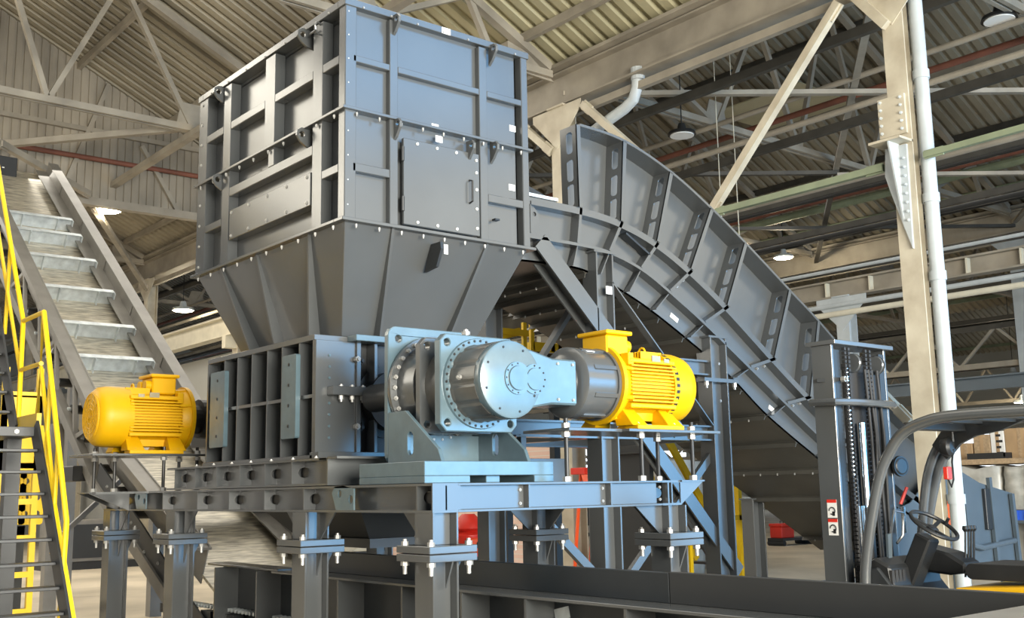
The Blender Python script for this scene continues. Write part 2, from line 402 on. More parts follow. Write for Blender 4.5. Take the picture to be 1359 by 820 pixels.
# struts and braces in the column row
def strut(p0, p1, r, label, m=CREAM, name='column_brace'):
    t = thing(name, label, 'brace', p0)
    MB().bar(p0, p1, r, r).build('bar', m, t)
    d = (Vector(p1)-Vector(p0)).normalized()
    for p in (Vector(p0)+d*.12, Vector(p1)-d*.12): MB().bar(p-d*.12, p+d*.12, r*.3, r*1.5).build('end_plate', m, t)
    return t
strut((11.75, 7.5, 7.75), (11.75, 9.8, 5.42), .11, 'long cream diagonal brace dropping from the tall column to the conveyor top')
strut((11.75, 12.35, 7.8), (11.75, 9.85, 5.42), .11, 'cream diagonal brace from the rear column down behind the conveyor wing')
strut((11.75, 13.15, 7.2), (11.75, 13.95, 7.9), .12, 'cream brace rising from the rear column beside the hopper')
strut((11.75, 9.8, 5.42), (11.75, 7.05, 5.42), .085, 'pale green strut joining the brace foot to the tall column', GREENP, 'strut_pipe')
strut((11.75, 6.5, 5.44), (11.75, .9, 5.5), .07, 'pale green strut leaving the far side of the tall column', GREENP, 'strut_pipe')
strut(at(1208, 560, 'X', 12.25), at(1150, 500, 'X', 12.25), .10, 'cream brace leaning to the tall column below the forklift mast top')
strut((7.93, 19.1, 8.5), (5.35, 22.3, 8.5), .12, 'flat cream brace leaving the chord joint beside the hopper', TRUSS, 'wind_brace')
q_ = at(118, 258, 'Y', 23.0); strut(q_, at(0, 190, 'Y', 20.9), .12, 'flat cream brace leaving the chord joint at the bulkhead', TRUSS, 'wind_brace')
strut((7.6, 23.6, 7.9), (11.6, 30.9, 7.6), .12, 'pale brace from the bulkhead joint to the far column', TRUSS, 'wind_brace')
tag(MB().box(7.86, 8.0, 1, 60, 8.28, 8.40).build('roof_tie', TRUSS), 'long tie along the hall through the truss chords above the hopper', 'beam')

# trusses
def truss(x0, y, label, group):
    t = thing('roof_truss', label, 'truss', (x0+7.9, y, 8.5), group)
    m = TRUSS; c = x0+7.9
    b = MB()
    for s in (-.06, .06): b.bar((x0+.3, y+s, 8.46), (x0+15.5, y+s, 8.46), .07, .12)
    b.build('bottom_chord', m, t)
    def tz(x): return ZR-.2-abs(x-c)*SL
    for s in (-1, 1): MB().bar((c+s*7.6, y, tz(c+s*7.6)), (c, y, tz(c)), .14, .14).build('top_chord', m, t)
    web = []
    for s in (-1, 1):
        bn = [7.85, 3.93, 1.3]; tn = [7.85, 5.9, 2.5, 0]
        web += [((c+s*6.4, 8.46), (c+s*5.9, tz(c+5.9))), ((c+s*3.93, 8.46), (c+s*5.9, tz(c+5.9))),
                ((c+s*3.93, 8.46), (c+s*2.5, tz(c+2.5))), ((c+s*1.3, 8.46), (c+s*2.5, tz(c+2.5))), ((c+s*1.3, 8.46), (c, tz(c)))]
        MB().plate([(c+s*3.6, 8.4), (c+s*4.3, 8.4), (c+s*4.1, 8.95), (c+s*3.7, 8.95)], 'Y', y-.015, y+.015).build('gusset', m, t)
        MB().plate([(c+s*7.7, 8.36), (c+s*6.7, 8.4), (c+s*6.7, 8.85), (c+s*7.1, 8.75)], 'Y', y-.015, y+.015).build('gusset', m, t)
    for (p, q) in web: MB().bar((p[0], y, p[1]), (q[0], y, q[1]), .10, .09).build('web_member', m, t)
    return t
names = {19.1: 'roof truss crossing over the rising conveyor in front of the bulkhead', 13: 'roof truss ending on the column behind the hopper',
         31.3: 'roof truss past the bulkhead wall', 37.4: 'second roof truss past the bulkhead wall'}
for y in (13, 19.1, 31.3, 37.4): truss(-3.9, y, names[y], 'trusses over the machine bay')
for i, y in enumerate((1.4, 6.9, 13, 19.1, 25.2, 31.3, 37.4)):
    truss(11.9, y, ['roof truss of the next bay, nearest the open end', 'roof truss springing from the tall cream column', 'roof truss of the next bay from the rear cream column',
                    'fourth truss of the next bay counted from the open end', 'fifth truss of the next bay counted from the open end', 'sixth truss of the next bay counted from the open end', 'seventh truss of the next bay counted from the open end'][i], 'trusses over the next bay')
for i, y in enumerate((6.9, 13, 19.1, 25.2)):
    truss(27.7, y, 'steel truss under the dark roof of the farthest bay', 'trusses over the farthest bay')
# purlins
k = 0
for bay in range(4):
    c = 4+15.8*bay
    for s in (-1, 1):
        for i in range(4):
            if bay == 0 and s < 0: continue
            x = c+s*(1.1+i*1.98); z = ZR-.09-abs(x-c)*SL
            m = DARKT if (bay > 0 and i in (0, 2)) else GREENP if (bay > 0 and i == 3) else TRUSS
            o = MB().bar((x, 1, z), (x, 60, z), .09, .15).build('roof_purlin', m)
            tag(o, {DARKT: 'dark purlin running along under the roof', GREENP: 'greenish purlin running along under the dark roof', TRUSS: 'dull grey purlin running along under the roof sheets'}[m], 'purlin', 'purlins under the roof')
            k += 1
for (x, z, r, lab, m) in ((15.5, 8.3, .05, 'thin conduit slung below the next roof bay', TRUSS), (17.2, 8.7, .06, 'rusty pipe slung below the next roof bay', RUST), (23.3, 8.75, .07, 'rusty pipe beyond the ridge of the next bay', RUST), (23.6, 8.62, .10, 'green pipe beyond the ridge of the next bay', GREENP),
                          (25.5, 8.3, .05, 'thin dark conduit far in the next bay', BLACK), (21, 8.1, .05, 'dark conduit below the next ridge', BLACK), (14, 7.2, .05, 'pale conduit just beyond the column row', TRUSS), (16.5, 6.9, .06, 'low pale pipe beyond the column row', TRUSS), (19.2, 6.7, .05, 'low dark conduit above the stiffened beam', BLACK)):
    tag(MB().tube((x, 1, z), (x, 55, z), r).build('service_pipe', m), lab, 'pipe')
for (x0, y0, x1, y1, z, lab) in ((11.9, 6.9, 19.8, 13, 8.3, 'flat wind brace crossing from the tall column into the next bay'), (19.8, 6.9, 11.9, 13, 8.2, 'second flat wind brace of the crossed pair above the lamp'), (19.8, 13, 27.7, 19.1, 8.25, 'flat wind brace farther into the next bay'), (27.7, 13, 19.8, 19.1, 8.15, 'crossed wind brace partner farther into the next bay'), (19.8, 6.9, 27.7, 13, 8.25, 'flat wind brace high behind the downpipe'), (27.7, 6.9, 19.8, 13, 8.15, 'crossed partner of the brace high behind the downpipe'), (11.9, 19.1, 19.8, 13, 8.2, 'flat wind brace above the conveyor wing')):
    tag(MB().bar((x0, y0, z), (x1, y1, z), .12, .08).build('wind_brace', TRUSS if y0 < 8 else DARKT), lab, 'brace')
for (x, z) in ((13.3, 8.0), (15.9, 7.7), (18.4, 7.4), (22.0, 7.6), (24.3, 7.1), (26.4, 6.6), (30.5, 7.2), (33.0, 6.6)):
    tag(MB().bar((x, 1, z), (x, 55, z), .10, .14).build('roof_tie', DARKT), 'dark tie beam slung along under the dark roof bays', 'beam', 'dark tie beams beyond the column row')
# ridge skylight of the next bay
struct(MB().plate([(20.4, 14.2), (22.6, 14.2), (22.6, 16.8), (20.4, 16.8)], 'Z', 10.75, 10.78).build('window_50', DECKY))
# high bay lamps
def lamp(p, lit, label, s=1):
    p = Vector(p)
    t = thing('high_bay_lamp', label, 'lamp', p, 'high bay lamps under the roof')
    b = MB(); b.lathe([(0, .06*s), (.12*s, .09*s), (.16*s, .24*s), (.22*s, .26*s)], p+Vector((0, 0, .2*s)), (0, 0, -1), 20); b.build('housing', BLACK if not lit else GALV, t, smooth=True)
    MB().lathe([(0, .22*s), (.015, .22*s)], p+Vector((0, 0, -.022*s)), (0, 0, -1), 20).build('diffuser', LAMP if lit else STICK, t)
    MB().tube(p+Vector((0, 0, .2*s)), Vector((p.x, p.y, ZR+.03-SL*abs((p.x+3.9) % 15.8-7.9))), .012, 6).build('suspension_wire', BLACK, t)
    if lit:
        l = bpy.data.lights.new('lamp_light', 'POINT'); l.energy = 250; l.color = (1, .85, .6); l.shadow_soft_size = .15
        o = bpy.data.objects.new('lamp_light', l); col.objects.link(o); o.location = p-Vector((0, 0, .15))
lamp(at(142, 278, 'Z', 8.0), 1, 'lit high bay lamp glowing under the bulkhead wall', 1.2)
lamp(at(243, 411, 'X', 13.2), 1, 'lit high bay lamp between far column and hopper', 1.3)
lamp(at(1040, 341, 'Z', 8.0), 1, 'lit high bay lamp above the forklift mast', 1.1)
lamp(at(1326, 25, 'Z', 8.4), 0, 'unlit round lamp high beside the tall cream column')
lamp(at(905, 178, 'Z', 8.0), 0, 'unlit round lamp above the conveyor wing')
lamp(at(1345, 497, 'X', 40), 1, 'small far lit lamp above the boxes', 1.3)
lamp(at(1357, 533, 'X', 42), 1, 'small lit lamp just above the forklift roof', 1.3)
for (px, lab) in ((952, 'thin hanging wire above the conveyor wing'), (974, 'second thin hanging wire, by the brace foot')):
    p = at(px, 180, 'Y', 12); tag(MB().tube((p.x, p.y, 5.2), (p.x, p.y, ZR+.03-SL*abs((p.x+3.9) % 15.8-7.9)), .008, 5).build('hanging_wire', OFFW), lab, 'wire')
# ------------------------------------------------------------ feed hopper
X0, X1, Y0, Y1 = 4.22, 6.12, 7.16, 9.98
ZB, ZM, ZT = 3.70, 4.605, 5.53
hp = thing('feed_hopper', 'tall grey steel hopper box with tapered chute on top of the shredder', 'hopper', (5.17, 8.57, ZB))
r, ry = .10, .055   # rib depth on the two sides
b = MB()
b.box(X0+r, X0+r+.012, Y0+ry, Y1-ry, ZB, ZT); b.box(X1-r-.012, X1-r, Y0+ry, Y1-ry, ZB, ZT)
b.box(X0+r, X1-r, Y0+ry, Y0+ry+.012, ZB, ZT); b.box(X0+r, X1-r, Y1-ry-.012, Y1-ry, ZB, ZT)
b.build('shell', STEEL, hp)
for (x, y) in ((X0, Y0), (X1-.075, Y0), (X0, Y1-.2), (X1-.075, Y1-.12)):
    MB().box(x, x+(.105 if x == X0 else .075), y, y+(.2 if (x == X0 and y > 9) else .10 if x == X0 else .12), ZB, ZT).build('corner_post', STEEL, hp, .006)
def ring(z, h, o, nm):
    q = MB(); a, c, d, e = X0-o, X1+o, Y0-o, Y1+o
    q.box(a, c, d, d+o+r, z, z+h); q.box(a, c, e-o-r, e, z, z+h); q.box(a, a+o+r, d+o+r, e-o-r, z, z+h); q.box(c-o-r, c, d+o+r, e-o-r, z, z+h)
    q.build(nm, STEEL, hp, .003)
ring(ZT-.06, .06, .012, 'top_rim'); ring(ZM-.012, .024, .03, 'flange'); ring(ZB-.014, .026, .035, 'flange')
MB().box(X0+.1, X1-.1, Y0+.1, Y1-.1, ZT-.1, ZT-.09).build('inner_baffle', STEELD, hp)
MB().box(X0+.55, X0+.75, Y0+.5, Y0+.7, ZT, ZT+.12).build('top_bracket', STEEL, hp, .01)
MB().box(X0+.95, X0+1.05, Y0+.5, Y0+.6, ZT, ZT+.10).build('top_bracket', STEEL, hp, .01)
# ribs, side facing the rising conveyor (x = X0)
def lr(y0, y1, z0, z1): MB().box(X0, X0+r, y0, y1, z0, z1).build('rib', STEEL, hp, .005)
lr(9.25, 9.41, ZB, ZT-.07); lr(8.36, 8.55, ZM, ZT-.07); lr(7.52, 7.68, ZB, ZT-.07); lr(8.36, 8.47, 4.43, ZM)
for (y0, y1) in ((9.41, 9.8), (8.55, 9.25), (7.68, 8.36), (7.26, 7.52)): lr(y0, y1, 5.0, 5.075)
lr(7.68, 9.25, 4.345, 4.43); lr(9.41, 9.8, 4.10, 4.17); lr(7.26, 7.52, 4.10, 4.17)
cv = MB().box(X0-.002, X0+r, 7.70, 9.23, 3.925, 4.205).build('cover_panel', STEEL, hp, .004)
for i in range(5):
    for z in (3.955, 4.175): bolt(cv, (X0-.002, 7.76+i*.355, z), (-1, 0, 0), .016, .012)
# ribs, side over the gearbox (y = Y0)
def rr(x0, x1, z0, z1): MB().box(x0, x1, Y0, Y0+ry, z0, z1).build('rib', STEEL, hp, .005)
rr(4.64, 4.72, ZB, ZT-.07); rr(5.565, 5.65, ZB, ZT-.07)
for (x0, x1) in ((4.295, 4.64), (4.72, 5.565), (5.65, 6.045)): rr(x0, x1, 5.01, 5.065)
rr(4.295, 4.64, 4.10, 4.17); rr(5.65, 6.045, 4.06, 4.13)
# inspection door
dr = MB().box(4.765, 5.545, Y0-.012, Y0+.02, 3.735, 4.46).build('door', STEEL, hp, .004)
MB().path([(5.437, Y0-.012, 4.01), (5.437, Y0-.055, 4.02), (5.437, Y0-.055, 4.20), (5.437, Y0-.012, 4.21)], .009, 8).build('handle', BLACK, dr)
for z in (3.9, 4.32): MB().tube((4.752, Y0-.02, z-.06), (4.752, Y0-.02, z+.06), .014, 8).build('hinge', STEELD, dr)
for z in (3.80, 3.97, 4.14, 4.29, 4.40): bolt(dr, (5.512, Y0-.012, z), (0, -1, 0), .013, .012, STICK)
for x in (4.90, 5.1, 5.3): bolt(dr, (x, Y0-.012, 4.43), (0, -1, 0), .013, .012, STICK); bolt(dr, (x, Y0-.012, 3.765), (0, -1, 0), .013, .012, STICK)
for (x, z, nm) in ((5.13, 4.64, 0), (5.12, 4.515, 0), (5.98, 4.80, 0), (5.96, 4.25, 0)):
    yy = Y0-.013 if z == 4.515 else Y0+ry
    MB().box(x-.035, x+.035, yy-.002, yy+.001, z-.028, z+.028).build('sticker', STICK, hp)
MB().box(5.16, 5.25, Y0-.014, Y0-.011, 5.47, 5.525).build('sticker', STICK, hp)
MB().box(X0+r-.002, X0+r, 9.44, 9.51, 4.9, 4.96).build('sticker', STICK, hp); MB().box(X0+r-.002, X0+r, 8.1, 8.17, 4.66, 4.71).build('sticker', STICK, hp)
# bolts along the flanges
for z in (ZM-.03, ZB-.034):
    for i in range(9): bolt(hp, (4.32+i*.212, Y0-.015, z), (0, 0, -1), .010, .028)
    for i in range(10): bolt(hp, (X0-.015, 7.3+i*.285, z), (0, 0, -1), .010, .028)
for i in range(7):
    bolt(hp, (4.38+i*.265, Y0-.012, ZT-.05), (0, -1, 0), .009, .012)
    bolt(hp, (X0-.012, 7.4+i*.38, ZT-.05), (-1, 0, 0), .009, .012)
for i in range(9):
    bolt(hp, (X0, 9.9, 3.78+i*.205), (-1, 0, 0), .015, .012)
    bolt(hp, (X0+.03, Y0, 3.82+i*.2), (0, -1, 0), .006, .006, GALV)
# lifting lugs
def lug_x(y, z):
    MB().plate([(X0+.08, z-.10), (X0+.0, z-.085), (X0-.055, z-.05), (X0-.09, z-.0), (X0-.085, z+.045), (X0-.05, z+.07), (X0+.0, z+.075), (X0+.08, z+.06)], 'Y', y-.013, y+.013, [circ(X0-.04, z+.015, .026)]).build('lifting_lug', STEEL, hp, .002)
def lug_y(x, z):
    MB().plate([(Y0+.02, z-.11), (Y0-.03, z-.07), (Y0-.085, z+.0), (Y0-.09, z+.045), (Y0-.065, z+.075), (Y0+.02, z+.08)], 'X', x-.013, x+.013, [circ(Y0-.05, z+.03, .022)]).build('lifting_lug', STEEL, hp, .002)
for (y, z) in ((9.46, 5.41), (7.80, 5.41), (9.43, 4.53), (7.79, 4.53)): lug_x(y, z)
for (x, z) in ((4.68, 5.42), (5.70, 5.42), (4.69, 4.52), (5.70, 4.52), (5.44, 4.48)): lug_y(x, z)
b = MB(); b.tube((X0-.02, 7.70, 5.40), (X0-.02, 7.60, 5.40), .010, 8); b.path([(X0-.02+.05*math.cos(t), 7.56+.03*math.cos(t), 5.40+.05*math.sin(t)) for t in [i*PI/6 for i in range(13)]], .01, 6); b.build('shackle', STEEL, hp)
MB().box(5.70, 5.75, Y0-.03, Y0+.02, 3.90, 3.915).build('latch', BLACK, hp)
# tapered chute
CX0, CX1, CY0, CY1, CZ = 4.50, 5.82, 7.66, 9.43, 2.86
tx0, tx1, ty0, ty1 = X0+.02, X1-.02, Y0+.02, Y1-.02
b = MB(); T = [(tx0, ty0, ZB), (tx1, ty0, ZB), (tx1, ty1, ZB), (tx0, ty1, ZB)]; Bm = [(CX0, CY0, CZ), (CX1, CY0, CZ), (CX1, CY1, CZ), (CX0, CY1, CZ)]
b.add(T+Bm, [(i, (i+1) % 4, 4+(i+1) % 4, 4+i) for i in range(4)]+[(3, 2, 1, 0), (4, 5, 6, 7)])
ch = b.build('chute', STEEL, hp, .004)
def lerp(a, c, t): return a+(c-a)*t
for t in (.20, .46, .80):   # ribs on the x0 side
    ya, yb = lerp(ty1, ty0, t), lerp(CY1, CY0, t)
    d = .07; MB().add([(tx0, ya-.012, ZB), (tx0-d*0, ya+.012, ZB), (CX0, yb+.012, CZ), (CX0, yb-.012, CZ), (tx0-.02, ya-.012, ZB), (tx0-.02, ya+.012, ZB), (CX0-.11, yb+.012, CZ), (CX0-.11, yb-.012, CZ)],
        [(0, 1, 2, 3), (4, 7, 6, 5), (0, 4, 5, 1), (1, 5, 6, 2), (2, 6, 7, 3), (3, 7, 4, 0)]).build('chute_rib', STEEL, hp)
    ya += .12; yb += .12
for t in (.235, .755):   # ribs on the y0 side
    xa, xb = lerp(tx0, tx1, t), lerp(CX0, CX1, t)
    MB().add([(xa-.012, ty0, ZB), (xa+.012, ty0, ZB), (xb+.012, CY0, CZ), (xb-.012, CY0, CZ), (xa-.012, ty0-.02, ZB), (xa+.012, ty0-.02, ZB), (xb+.012, CY0-.10, CZ), (xb-.012, CY0-.10, CZ)],
        [(0, 1, 2, 3), (4, 7, 6, 5), (0, 4, 5, 1), (1, 5, 6, 2), (2, 6, 7, 3), (3, 7, 4, 0)]).build('chute_rib', STEEL, hp)
MB().plate([(ty0+.05, 3.62), (ty0-.09, 3.62), (ty0-.10, 3.56), (ty0-.03, 3.42), (ty0+.14, 3.40)], 'X', 5.085, 5.11, []).build('chute_lug', STEELD, hp)
MB().box(5.12, 5.16, ty0-.095, ty0-.09, 3.52, 3.60).build('sticker', STICK, hp)

# ------------------------------------------------------------ shredder body
bx0, bx1, by0, by1, bz0, bz1 = 4.20, 6.14, 7.57, 9.57, 1.866, 2.80
sb = thing('shredder_body', 'grey ribbed shredder housing between hopper chute and support frame', 'shredder', (5.17, 8.57, bz0))
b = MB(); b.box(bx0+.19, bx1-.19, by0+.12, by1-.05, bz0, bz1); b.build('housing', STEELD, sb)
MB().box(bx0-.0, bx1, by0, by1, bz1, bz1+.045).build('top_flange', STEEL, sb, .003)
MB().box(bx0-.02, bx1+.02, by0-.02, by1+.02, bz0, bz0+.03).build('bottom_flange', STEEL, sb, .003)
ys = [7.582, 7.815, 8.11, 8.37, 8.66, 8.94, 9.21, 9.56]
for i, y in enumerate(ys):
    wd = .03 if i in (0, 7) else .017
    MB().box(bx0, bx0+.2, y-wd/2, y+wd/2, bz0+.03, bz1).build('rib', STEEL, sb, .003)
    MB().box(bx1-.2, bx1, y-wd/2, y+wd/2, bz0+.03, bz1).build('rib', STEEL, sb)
for x in (bx0+.01, bx1-.19): MB().box(x, x+.18, by0+.02, by1-.02, 2.345, 2.372).build('mid_rib', STEEL, sb)
for (y0, y1, z0, z1) in ((9.10, 9.40, 2.02, 2.70), (7.78, 8.02, 2.035, 2.71)):
    pl = MB(); pl.plate(rrect(y0, y1, z0, z1, .02), 'X', bx0-.045, bx0-.005, []); p_ = pl.build('mounting_bar', GEAR, sb, .004)
    for i in range(4): bolt(p_, (bx0-.045, (y0+y1)/2-.0, z0+.10+i*(z1-z0-.18)/3), (-1, 0, 0), .014, .006, BLACK, 'bolt_hole')
# end towards the gearbox
ep = MB(); ep.box(bx0, 4.56, by0-.03, by0+.0, bz0+.03, bz1); ep.build('end_plate', STEEL, sb, .003)
MB().box(4.56, 4.60, by0-.05, by0+.12, bz0+.03, bz1).build('end_rib', STEEL, sb, .003)
MB().box(4.60, bx1, by0+.06, by0+.12, bz0, bz1).build('end_wall', STEELD, sb)
MB().box(4.72, 4.75, by0-.06, by0+.06, bz0+.03, bz1).build('end_rib', STEEL, sb, .003)
MB().box(5.6, 5.64, by0-.06, by0+.06, bz0+.03, bz1).build('end_rib', STEEL, sb, .003)
MB().box(bx0-.02, 4.8, by0-.12, by0+.02, bz0, bz0+.05).build('foot_flange', STEEL, sb, .003)
cl = MB().box(4.30, 4.80, by0-.13, by0-.03, 2.36, 2.43).build('clamp_bracket', STEEL, sb, .004)
for i in range(4): bolt(cl, (4.40+i*.1, by0-.08, 2.36), (0, 0, -1), .022, .05); bolt(cl, (4.40+i*.1, by0-.08, 2.43), (0, 0, 1), .018, .02)
for z in (2.03, 2.12, 2.21, 2.30, 2.50, 2.59, 2.68): bolt(sb, (4.32, by0-.03, z), (0, -1, 0), .012, .010, GEAR)
for z in (2.12, 2.66): bolt(sb, (4.56, by0-.04, z), (0, -1, 0), .026, .05); bolt(sb, (4.66, by0+.06, z), (0, -1, 0), .028, .05, STEELD)
MB().lathe([(0, .30), (.05, .30), (.05, .24), (.16, .24)], (4.9, by0+.08, 2.335), (0, -1, 0), 28).build('shaft_seal', STEELD, sb, smooth=True)
MB().tube((4.63, by0-.2, 2.335), (4.63, 6.6, 2.335), .11, 24).build('drive_shaft', STEELD, sb, smooth=True)
MB().box(4.5, 4.86, by0-.14, by0, bz1+.0, bz1+.05).build('lid_bracket', GEAR, sb, .004)
# black coupling to the far motor
MB().tube((4.62, 10.75, 2.38), (5.1, 10.75, 2.38), .2, 20).build('coupling_guard', BLACK, sb)
MB().box(4.75, 5.2, 9.57, 11.2, 2.1, 2.55).build('far_gear_housing', STEELD, sb)

# ------------------------------------------------------------ sub frame
sf = thing('intermediate_frame', 'grey ribbed I beam frame directly under the shredder housing', 'frame', (5.17, 8.4, 1.655))
def stiff(parent, x, y, z0, z1, dx, hole=.040, name='stiffener'):
    """plate across the web, with a round mouse hole at the web"""
    s = 1 if dx > 0 else -1; n = 9
    zc = z0+(z1-z0)*.52
    arc = [(x+dx-s*hole*1.25*math.sin(PI*i/n)*1.0, zc+hole*math.cos(PI*i/n)*1.0) for i in range(n+1)]
    poly = [(x, z0), (x, z1), (x+dx, z1)]+arc+[(x+dx, z0)]
    return MB().plate(poly, 'Y', y-.007, y+.007).build(name, STEEL, parent)
SY = (9.78, 9.33, 8.89, 8.44, 7.99, 7.545)
b = MB(); b.box(4.0, 4.2, 7.01, 9.96, 1.656, 1.672); b.box(4.0, 4.2, 7.01, 9.96, 1.84, 1.856); b.plate([(7.01, 1.672), (9.96, 1.672), (9.96, 1.84), (7.01, 1.84)], 'X', 4.11, 4.125, [slot(y, 1.759, .15, .076) for y in SY]); b.build('side_beam', STEEL, sf)
b = MB(); b.box(6.14, 6.34, 7.01, 9.96, 1.656, 1.672); b.box(6.14, 6.34, 7.01, 9.96, 1.84, 1.856); b.box(6.22, 6.235, 7.01, 9.96, 1.672, 1.84); b.build('side_beam', STEEL, sf)
MB().box(4.2, 6.14, 7.4, 9.7, 1.66, 1.70).build('liner_plate', STEELD, sf)
b = MB(); b.box(4.0, 6.34, 6.99, 7.01, 1.656, 1.856); b.box(4.0, 6.34, 7.01, 7.12, 1.84, 1.856); b.build('end_beam', STEEL, sf, .002)
b = MB(); b.box(4.2, 6.14, 9.9, 9.92, 1.656, 1.856); b.build('end_beam', STEEL, sf)
MB().box(4.13, 4.14, 7.05, 9.9, 1.68, 1.83).build('hole_shade_sheet', BLACK, sf)  # added black sheet, gives the web holes their shade
for y in (9.78, 9.33, 8.89, 8.44, 7.99, 7.545): stiff(sf, 4.003, y, 1.672, 1.84, .107)
for i in range(7): bolt(sf, (4.05, 7.25+i*.36, 1.856), (0, 0, 1), .014, .02)
MB().box(4.0, 4.45, 6.86, 7.0, 1.845, 1.862).build('foot_plate', STEEL, sf)

# ------------------------------------------------------------ support frame on H-beam legs
FX0, FX1, FY0, FY1, FZ0, FZ1 = 4.0, 6.30, 5.68, 11.62, 1.465, 1.65
fr = thing('support_frame', 'grey I beam base frame with bolted legs carrying the whole shredder', 'frame', (5.15, 8.6, 0))
FY = (10.05, 9.27, 8.63, 7.99, 7.35, 5.86)
def beam_y(x0, x1, y0, y1, web, nm='side_beam'):
    b = MB(); b.box(x0, x1, y0, y1, FZ0, FZ0+.016); b.box(x0, x1, y0, y1, FZ1-.016, FZ1); b.plate([(y0, FZ0+.016), (y1, FZ0+.016), (y1, FZ1-.016), (y0, FZ1-.016)], 'X', web, web+.012, [slot(y, (FZ0+FZ1)/2, .15, .076) for y in FY]); return b.build(nm, STEEL, fr)
beam_y(4.0, 4.2, FY0, FY1, 4.10); beam_y(6.1, 6.3, FY0, FY1, 6.2)
def beam_x(x0, x1, y0, y1, web, nm='end_beam'):
    b = MB(); b.box(x0, x1, y0, y1, FZ0, FZ0+.016); b.box(x0, x1, y0, y1, FZ1-.016, FZ1); b.box(x0, x1, web, web+.012, FZ0+.016, FZ1-.016); return b.build(nm, STEEL, fr, .002)
beam_x(4.2, 6.1, FY0, FY0+.2, FY0+.06); beam_x(4.2, 6.1, 7.31, 7.51, 7.4, 'cross_beam'); beam_x(4.2, 6.1, 9.76, 9.96, 9.85, 'cross_beam'); beam_x(4.2, 6.1, FY1-.2, FY1, FY1-.1)
MB().box(4.0, 4.22, FY0, FY0+.012, FZ0+.016, FZ1-.016).build('end_plate', STEEL, fr)
for y in (10.05, 9.27, 8.63, 7.99, 7.35, 11.2, 11.55): stiff(fr, 4.003, y, FZ0+.016, FZ1-.016, .10)
stiff(fr, 4.003, 5.86, FZ0+.016, FZ1-.016, .10)
for (y, s) in ((6.87, -1), (10.70, -1)):   # lifting lugs on the side beam
    MB().plate([(y, FZ0+.016), (y-.24, FZ0+.016), (y-.24, FZ1-.02), (y-.10, FZ1-.0), (y+.02, FZ1-.005), (y+.06, FZ1-.05)], 'X', 4.0, 4.012, [circ(y-.05, FZ1-.055, .026), circ(y-.2, FZ0+.09, .03)]).build('lifting_lug', GEAR, fr)
for x in (4.80, 5.572, 6.17): 
    MB().plate([(FY0+.003, FZ0+.016), (FY0+.06, FZ0+.016), (FY0+.06, FZ1-.016), (FY0+.003, FZ1-.016)], 'X', x-.007, x+.007).build('stiffener', STEEL, fr)
    for z in (1.51, 1.6): bolt(fr, (x-.04, FY0+.06, z), (0, -1, 0), .012, .015)
MB().box(4.118, 4.126, 5.76, 11.3, FZ0+.02, FZ1-.02).build('hole_shade_sheet', BLACK, fr)  # black sheet added behind the web to darken its holes
# triangular outrigger brackets for the motors
def outrigger(xa, xb, y):
    b = MB(); b.plate([(xa, FZ1-.012), (xb, FZ1-.012), (xa, FZ0+.0)], 'Y', y, y+.012); b.box(min(xa, xb), max(xa, xb), y-.02, y+.34, FZ1-.012, FZ1)
    b.plate([(xa, FZ1-.012), (xb, FZ1-.012), (xa, FZ0)], 'Y', y+.3, y+.312); b.build('motor_bracket', STEEL, fr)
outrigger(FX1, 6.56, FY0); outrigger(FX0, 3.60, 10.9)
# legs
def leg(x, y, hy):
    g = MB()
    def H(z0, z1):
        g.box(x, x+.016, y, y+.2, z0, z1); g.box(x+.184, x+.2, y, y+.2, z0, z1); g.box(x+.016, x+.184, y+.07, y+.082, z0, z1)
    H(0.02, 1.165); H(1.265, FZ0)
    L = g.build('leg', STEEL, fr, .002)
    MB().box(x-.05, x+.25, y-.05, y+.25, 0, .022).build('foot_plate', STEEL, L)
    for (z0, z1) in ((1.166, 1.213), (1.218, 1.264)): MB().box(x-.085, x+.285, y-.085, y+.285, z0, z1).build('joint_plate', STEEL, L, .004)
    for (dx, dy) in ((-.045, -.045), (.245, -.045), (-.045, .245), (.245, .245)):
        bolt(L, (x+dx, y+dy, 1.264), (0, 0, 1), .024, .04); 
        n = bolt(L, (x+dx, y+dy, 1.166), (0, 0, -1), .028, .045, name='nut')
        MB().tube((x+dx, y+dy, 1.085), (x+dx, y+dy, 1.166), .014, 8).build('stud', ZINC, L)
    for s in hy:   # haunches under the beam
        e = y if s < 0 else y+.2
        MB().plate([(e, FZ0), (e+s*.27, FZ0), (e+s*.05, 1.265), (e, 1.265)], 'X', x+.094, x+.106).build('haunch', STEEL, L)
    for s in (-1, 1):
        e = y if s < 0 else y+.2
        MB().plate([(e, 1.166), (e+s*.075, 1.166), (e, 1.0)], 'X', x+.094, x+.106).build('gusset', STEEL, L)
    MB().plate([(x+.2, 1.166), (x+.275, 1.166), (x+.2, 1.02)], 'Y', y+.07, y+.082).build('gusset', STEEL, L)
    if x > 5: MB().plate([(x, FZ0), (x-.28, FZ0), (x-.04, 1.265), (x, 1.265)], 'Y', y+.07, y+.082).build('haunch', STEEL, L)
leg(4.0, 5.68, (1,)); leg(4.0, 7.31, (-1, 1)); leg(4.0, 9.75, (-1, 1)); leg(4.0, 11.42, (-1,))
leg(6.16, 5.68, (1,)); leg(6.16, 7.2, (-1, 1)); leg(6.16, 9.75, (-1, 1)); leg(6.16, 11.42, (-1,))
